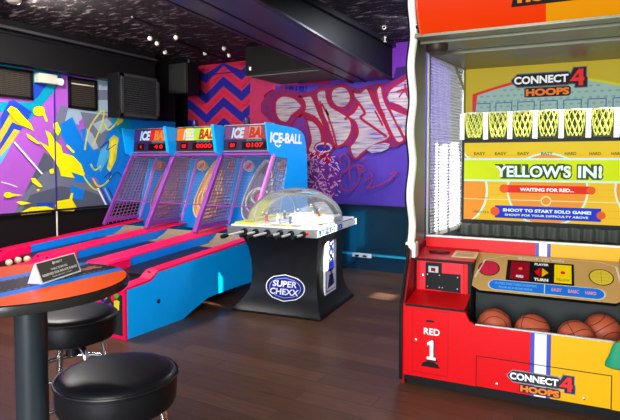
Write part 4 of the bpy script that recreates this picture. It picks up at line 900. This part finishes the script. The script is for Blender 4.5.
# hoops row
hs = .188; hw = [(-.33+(i-3)*hs) for i in range(7)]
f = MB(white)
f.box(-1.0,.34,4.50,4.62,1.838,1.85)
for i in range(8): x = hw[0]-hs/2+i*hs; f.box(x-.02,x+.02,4.50,4.52,1.625,1.84)
rail = f.build('hoop_bracket', t, .003)
f = MB(mat('olive_backing', (62,72,26), .5)); f.box(-1.0,.34,4.622,4.632,1.63,1.85); f.build('hoop_backing', t)
nety = mat('net_yellow', (232,236,110), .5)
for x in hw:
    f = MB(mat('hoop_rim_white', (220,222,190), .4)); rr = .074; cy_ = 4.53
    f.tube([(x+rr*math.cos(a),cy_+rr*math.sin(a)*.9,1.845) for a in [2*PI*i/24 for i in range(24)]], .005, 6, closed=True); hp_ = f.build('hoop', t, 0, True)
    f = MB(nety); lv = [(1.845,.073),(1.79,.070),(1.735,.067),(1.68,.058),(1.645,.045)]; n_ = 10
    for k in range(len(lv)-1):
        for i in range(n_):
            a0 = 2*PI*(i+.5*(k % 2))/n_
            for d in (-.5, .5):
                a1 = a0+2*PI*d/n_; f.bar((x+lv[k][1]*math.cos(a0),cy_+lv[k][1]*.9*math.sin(a0),lv[k][0]),(x+lv[k+1][1]*math.cos(a1),cy_+lv[k+1][1]*.9*math.sin(a1),lv[k+1][0]),.0055,.0055)
    f.build('net', hp_)
# backboard
BY = 4.66
f = MB(em('board_yellow', (222,196,52), .55)); f.box(-1.0,.34,BY,BY+.03,1.83,2.24); bb = f.build('backboard', t)  # backboard colours and print are emissive
f = MB(); k_ = [0]
def bp_(pts, m): k_[0] += 1; f.poly([(x,BY-.0001*k_[0],z) for x,z in pts], m)
pale = em('board_pale', (172,206,196), .6); rb = em('board_red', (230,50,35), .7); yb_ = em('board_lime', (205,215,30), .7)
mid = -.33; hw_ = .60
def arch(x): return 2.00+.115*math.cos((x-mid)/hw_*PI/2)
xs_ = [mid-hw_+2*hw_*i/30 for i in range(31)]
e0, e1 = xs_[0], xs_[-1]
bp_([(e0,1.83)]+[(x,arch(x)+.02) for x in xs_ if x <= mid]+[(mid,1.83)], rb)
bp_([(mid,1.83)]+[(x,arch(x)+.016) for x in xs_ if x >= mid]+[(e1,1.83)], yb_)
bp_([(e0+.025,1.83)]+[(x,arch(x)-.004) for x in xs_ if e0+.025 < x < e1-.025]+[(e1-.025,1.83)], pale)
for i in range(22):
    for j in range(6):
        x = e0+.05+i*.053+.026*(j % 2); z = 1.86+j*.045
        if x < e1-.04 and z+.012 < arch(x)-.01: bp_([(x+.015*math.cos(a),z+.009*math.sin(a)) for a in [q*PI/4 for q in range(8)]], em('board_dot', (150,184,178), .55))
bluE = em('board_blue', (40,110,180), .6)
for i in range(7):
    x = mid+(i-3)*.172+.0
    for a, b, c, d in ((-.066,.066,1.932,1.939),(-.066,-.059,1.83,1.939),(.059,.066,1.83,1.939)):
        bp_([(x+a,c),(x+b,c),(x+b,d),(x+a,d)], bluE)
f.build('backboard_art', bb)
la, lb_ = hpx(511,79,BY-.03), hpx(586,76,BY-.03); logo(BY-.03, (la.x+lb_.x)/2, hpx(548,79,BY-.03).z, lb_.x-la.x, bb, em=.8)
# marquee
mqm = mat('marquee_orange', (255,62,8), .3, emit=.85, var=.06, scale=2); mqy = mat('marquee_amber', (255,160,10), .3, emit=.8, var=.08, scale=2)
pf = [(3.46,2.262),(3.43,2.27),(3.37,2.33),(3.31,2.42),(3.275,2.53),(3.27,2.65),(3.29,2.77),(3.34,2.86),(3.42,2.90)]
f = MB(mqm)
def mseg(x0_, x1_, m):
    n_ = len(pf); f.add([(x0_,y,z) for y,z in pf]+[(x1_,y,z) for y,z in pf], [(i,i+1,n_+i+1,n_+i) for i in range(n_-1)], m)
mseg(HX0+.075, -.335, mqm); mseg(-.335, HX1-.03, mqy); mq = f.build('marquee', t, 0, True)
f = MB(black); f.box(HX0+.03,HX1-.03,3.46,4.78,2.36,2.90); f.build('canopy_box', t)
for xx in (HX0+.075, HX1-.03):
    f = MB(mat('marquee_cap', (235,80,40), .3)); f.prism([(xx-.006,y-.01,z) for y,z in pf]+[(xx-.006,3.5,2.9),(xx-.006,3.5,2.262)], (.012,0,0)); f.build('marquee_end_cap', mq)
mdir = Vector((0,3.31-3.37,2.42-2.33)).normalized()
f = MB(mat('marquee_logo_black', (24,18,20), .4)); c0 = Vector((-.325,3.325,2.397))
f.hexa([c0+XA*a+mdir*b-YA*.008 for a,b in ((-.20,-.035),(.20,-.035),(.19,.07),(-.18,.07))], [c0+XA*a+mdir*b-YA*.002 for a,b in ((-.20,-.035),(.20,-.035),(.19,.07),(-.18,.07))]); f.build('logo_plate', mq)
lettering('HOOPS', mat('marquee_hoops', (250,140,40), .3, emit=.9), mq, c0+mdir*.018-YA*.01, XA, mdir, .33, .07, bold=.08, depth=.002)
f = MB(mat('marquee_stroke', (255,215,60), .3, emit=1.0)); 
f.tube([(-.1,3.43,2.285),(-.02,3.40,2.31),(.08,3.36,2.345),(.2,3.33,2.37)], .004, 6); f.build('marquee_stroke', mq)
# basketballs
MB.GT = None
def ball_mat():
    m = mat('basketball_rubber', (172,80,52), .5, var=.15, scale=8); nt = m.node_tree; N = nt.nodes; b = N['Principled BSDF']
    tc = N.new('ShaderNodeTexCoord'); vz = N.new('ShaderNodeTexVoronoi'); vz.inputs['Scale'].default_value = 160; nt.links.new(tc.outputs['Object'], vz.inputs['Vector'])
    bp = N.new('ShaderNodeBump'); bp.inputs['Strength'].default_value = .3; bp.inputs['Distance'].default_value = .003; nt.links.new(vz.outputs['Distance'], bp.inputs['Height']); nt.links.new(bp.outputs['Normal'], b.inputs['Normal']); return m
bm_ = ball_mat(); seam = mat('ball_seam', (52,22,18), .6)
r = .105
specs = [((494.4,325),3.45,(20,30,10),'leftmost basketball in the bin, beside the black post'),((532.4,331),3.45,(70,15,60),'second basketball from the left in the bin'),
         ((576,338),3.42,(15,60,30),'front basketball of the touching pair at the right'),((602,331),3.585,(60,-35,20),'rear basketball of the touching pair, nearest the green cloth')]
proto = None
for (px, y_, rot, lab) in specs:
    p = HT @ hpx(*px, y_)
    if proto is None:
        proto = thing('basketball', lab, 'basketball', p, 0, 'basketballs in the bin')
        f = MB(bm_); f.sphere(p, r, n=40); f.build('ball_skin', proto, 0, True)
        f = MB(seam); rs = r*1.0005
        f.tube([p+Vector((rs*math.cos(a),rs*math.sin(a),0)) for a in [2*PI*i/48 for i in range(48)]], .0022, 5, closed=True)
        f.tube([p+Vector((rs*math.cos(a),0,rs*math.sin(a))) for a in [2*PI*i/48 for i in range(48)]], .0022, 5, closed=True)
        for s in (-1, 1):
            c_ = s*.62
            f.tube([p+Vector((rs*math.cos(a)*math.sqrt(1-c_*c_*(math.cos(a*1)**2)) if False else rs*math.sqrt(1-(.38+.34*math.cos(a)**2)**2)*math.cos(a), s*rs*(.38+.34*math.cos(a)**2), rs*math.sqrt(1-(.38+.34*math.cos(a)**2)**2)*math.sin(a))) for a in [2*PI*i/48 for i in range(48)]], .0022, 5, closed=True)
        f.build('seams', proto); o = proto
    else:
        o = proto.copy(); COL.objects.link(o); o.location = p
        for ch in list(proto.children):
            c = ch.copy(); COL.objects.link(c); c.parent = o
        o['label'] = lab
    o.rotation_euler = tuple(R(a) for a in rot)
# green cloth at the right edge
grn = mat('green_cloth', (0,132,92), .55, bump=.2, scale=9)
f = MB(grn); pts = []
MB.GT = HT; f = MB(grn); gp = hpx(620,370,HY-.03); f.lathe((gp.x+.005,HY-.030,gp.z), [(.0001,.0),(.05,.003),(.078,.012),(.078,.03),(.066,.06),(.052,.10),(.042,.135),(.03,.15),(.0001,.155)], 24, ey=.32); MB.GT = None
tag(f.build('green_cloth', None, 0, True), 'green cloth hanging over the yellow front edge of the ball bin', 'cloth')
# ------------------------------------------------------------------ pub table, sign and stools
TC = Vector((-1.615, 1.01, 0)); TR = .312; TZ = 1.067
t = thing('pub_table', 'round orange and black striped bar table on a black post', 'table', TC)
f = MB(mat('table_edge', (34,34,32), .25, .3)); f.lathe(TC, [(.0001,TZ-.032),(TR-.01,TZ-.032),(TR,TZ-.028),(TR+.002,TZ-.012),(TR,TZ-.003),(TR-.004,TZ-.0005),(.0001,TZ-.0005)], 72); f.build('table_edge', t, 0, True)
f = MB(); ora = mat('table_orange', (244,84,0), .4, var=.05, spec=.04); tbl = mat('table_blue', (10,118,224), .4, spec=.05); tbk = mat('table_black', (16,17,19), .4, spec=.06)
def band(x0_, x1_, m, off=0):
    rr = TR-.006; a = []; n_ = 24
    for i in range(n_+1): x = x0_+(x1_-x0_)*i/n_; a.append((x, math.sqrt(max(0, rr*rr-x*x))))
    f.poly([(TC.x+x, TC.y+y, TZ+off) for x, y in a]+[(TC.x+x, TC.y-y, TZ+off) for x, y in a[::-1]], m)
band(.137,TR-.0065,ora); band(.085,.137,tbl); band(-.065,.085,tbk); band(-.115,-.065,tbl); band(-TR+.0065,-.115,ora)
f.build('table_top', t)
for x in (-.055, .072):
    f = MB(mat('print_grey_line', (120,120,120), .4))
    for i in range(26): f.box(TC.x+x-.0015,TC.x+x+.0015,TC.y-.26+i*.02,TC.y-.25+i*.02,TZ,TZ+.0008)
    f.build('printed_dashes', t)
og2 = mat('print_rust', (200,90,50), .35)
for yy, mm in ((-.13,og2),(-.21,mat('print_blue',(40,120,200),.35)),(.235,og2)):
    f = MB(mm); q = [(-.025,-.035),(-.012,-.05),(.0,-.03),(.014,-.044),(.026,-.02),(.016,.0),(.028,.024),(.01,.042),(-.004,.022),(-.02,.044),(-.03,.014),(-.016,-.004)]
    f.poly([(TC.x+.012+x, TC.y+yy+y, TZ+.001) for x,y in q]); f.build('printed_emblem', t)
f = MB(mat('post_black', (30,36,40), .3)); f.lathe(TC+Vector((-.02,.03,0)), [(.049,.03),(.049,TZ-.05),(.09,TZ-.045),(.11,TZ-.033)], 32); f.build('post', t, 0, True)
f = MB(satin); f.lathe(TC+Vector((-.02,.03,0)), [(.0001,0),(.24,0),(.245,.012),(.2,.025),(.06,.045),(.05,.05)], 40); f.build('base_plate', t, 0, True)
# tent sign
a0, b0 = at(42,285.2,z=TZ), at(81.3,271.8,z=TZ); c0 = at(32.3,284.7,z=TZ); d = (b0-a0); nn_ = Vector((-d.y,d.x,0)).normalized()*.052
t = thing('tent_sign', 'dark triangular tent sign with white lettering on the round table', 'sign', a0+nn_*.5+Vector((0,0,.001)))
hgt = .066; A, B, Cc, Dd = a0, b0, a0+nn_, b0+nn_; e = Vector((0,0,.0015)); ap0, ap1 = (A+Cc)/2+Vector((0,0,hgt)), (B+Dd)/2+Vector((0,0,hgt))
lil = mat('sign_lilac_end', (165,148,210), .5); dks = mat('sign_charcoal', (62,64,56), .3, coat=.3)
f = MB(lil); f.hexa([A+e,Cc+e,ap0], [B+e,Dd+e,ap1]); f.build('sign_body', t, .002)
fn = (ap0-A).normalized(); fa = d.normalized(); fnn = fa.cross(fn).normalized()
w_ = d.length; h_ = (ap0-A).length
def sp(u_, v_, off): return A+fa*w_*u_+fn*h_*v_+fnn*off
f = MB(white); f.poly([sp(0,0.02,.0008),sp(1,0.02,.0008),sp(1,1,.0008),sp(0,1,.0008)]); f.poly([sp(.03,.09,.0014),sp(.97,.09,.0014),sp(.97,.95,.0014),sp(.03,.95,.0014)], dks); ff = f.build('sign_face', t)
lettering('PARTY', white, ff, sp(.53,.80,.001), fa, fn, w_*.2, h_*.10, depth=.001, bold=.04)
f = MB(white); f.poly([sp(.40+.025*math.cos(a), .80+.07*math.sin(a), .002) for a in [i*PI/6 for i in range(12)]]); f.build('sign_emblem', ff)
lettering('TABLE RESERVED', white, ff, sp(.5,.54,.001), fa, fn, w_*.42, h_*.09, depth=.001, bold=.02)
lettering('RESERVED FOR PRIVATE EVENTS', white, ff, sp(.5,.36,.001), fa, fn, w_*.86, h_*.11, depth=.001, bold=.03)
lettering('PLEASE SEE HOST TO JOIN', white, ff, sp(.52,.20,.001), fa, fn, w_*.5, h_*.06, depth=.001)
# stools
def stool(c, label, rz):
    t = thing('bar_stool', label, 'stool', (c[0], c[1], 0), rz, 'bar stools around the round table'); M = Matrix.Translation((c[0],c[1],0)) @ Matrix.Rotation(rz,4,'Z')
    def B_(m): f = MB(m); f.T = M; return f
    rr = .187
    f = B_(vinyl); f.lathe((0,0,0), [(.0001,.781),(.08,.780),(.13,.778),(.160,.775),(.176,.770),(.184,.763),(rr,.757),(rr+.003,.754),(rr+.003,.750),(rr,.747),(rr,.72),(rr-.002,.682),(rr-.008,.666),(.0001,.660)][::-1], 64); st_ = f.build('seat', t, 0, True)
    f = B_(vinyl); f.tube([((rr+.002)*math.cos(a),(rr+.002)*math.sin(a),.7575) for a in [2*PI*i/64 for i in range(64)]], .0045, 6, closed=True); f.build('piping', st_, 0, True)
    f = B_(black); f.lathe((0,0,0), [(.10,.635),(.10,.66)], 32); f.lathe((0,0,0), [(.03,.58),(.03,.635)], 20); f.build('swivel_plate', t)
    for k in range(4):
        a = PI/4+k*PI/2; ca, sa = math.cos(a), math.sin(a)
        f = B_(chrome); f.tube([(.05*ca,.05*sa,.635),(.10*ca,.10*sa,.636),(.128*ca,.128*sa,.628),(.142*ca,.142*sa,.60),(.165*ca,.165*sa,.42),(.20*ca,.20*sa,.02)], .0145, 12); lg = f.build('leg', t, 0, True)
        f = B_(black); f.lathe((.2*ca,.2*sa,0), [(.017,0),(.017,.03),(.0135,.035)], 12); f.build('foot_cap', lg, 0, True)
    for z, q in ((.52,.153+.009),(.26,.184+.009)):
        f = B_(chrome); f.tube([(q*math.cos(a),q*math.sin(a),z) for a in [2*PI*i/48 for i in range(48)]], .0105, 10, closed=True); f.build('foot_ring', t, 0, True)
stool((-1.373,1.162), 'black padded bar stool in the foreground with a glossy round seat', R(12))
stool((-2.085,1.52), 'black padded bar stool tucked behind the table post', R(30))
# ------------------------------------------------------------------ light
W_ = bpy.data.worlds.new('world'); S.world = W_; W_.use_nodes = True
bg = W_.node_tree.nodes['Background']; bg.inputs['Color'].default_value = (.75,.87,1,1); bg.inputs['Strength'].default_value = 1.3
def light(name, kind, loc, energy, color, size=None, rot=None, target=None, sy=None):
    l = bpy.data.lights.new(name, kind); l.energy = energy; l.color = color
    o = bpy.data.objects.new(name, l); COL.objects.link(o); o.location = loc
    if size and kind == 'AREA':
        l.size = size
        if sy: l.shape = 'RECTANGLE'; l.size_y = sy
    elif size: l.shadow_soft_size = size
    if target is not None: o.rotation_euler = (Vector(target)-Vector(loc)).to_track_quat('-Z', 'Y').to_euler()
    return o
sun = bpy.data.lights.new('sun', 'SUN'); sun.energy = 28; sun.angle = R(.6); sun.color = (1,.95,.86)
so = bpy.data.objects.new('sun', sun); COL.objects.link(so); so.rotation_euler = Vector((-1,.05,-.42)).to_track_quat('-Z','Y').to_euler()
light('storefront_daylight', 'AREA', (-.2,-2.6,1.6), 470, (.88,.95,1), 2.6, target=(-3.0,3.4,.9), sy=2.2)  # added soft fill from behind the camera, no modelled source
light('ceiling_lamp', 'AREA', (-.5,-.6,2.9), 120, (1,.94,.86), 1.4, target=(-1.2,1.5,.6))  # added overhead fill for the table and stools, no fixture
light('ceiling_lamp', 'AREA', (-4.6,3.0,2.9), 150, (1,.95,.9), .5, target=(-4.6,4.4,.6))  # added fill to brighten the alleys, no fixture
light('ceiling_lamp', 'AREA', (-1.7,5.4,2.9), 55, (.85,.9,1), .4, target=(-2.6,5.9,0))  # added cool fill towards the back wall, no fixture
S.view_settings.view_transform = 'Standard'; S.view_settings.look = 'None'; S.view_settings.gamma = 1; S.view_settings.use_curve_mapping = False
S.view_settings.exposure = 0
S.cycles.transparent_max_bounces = 32
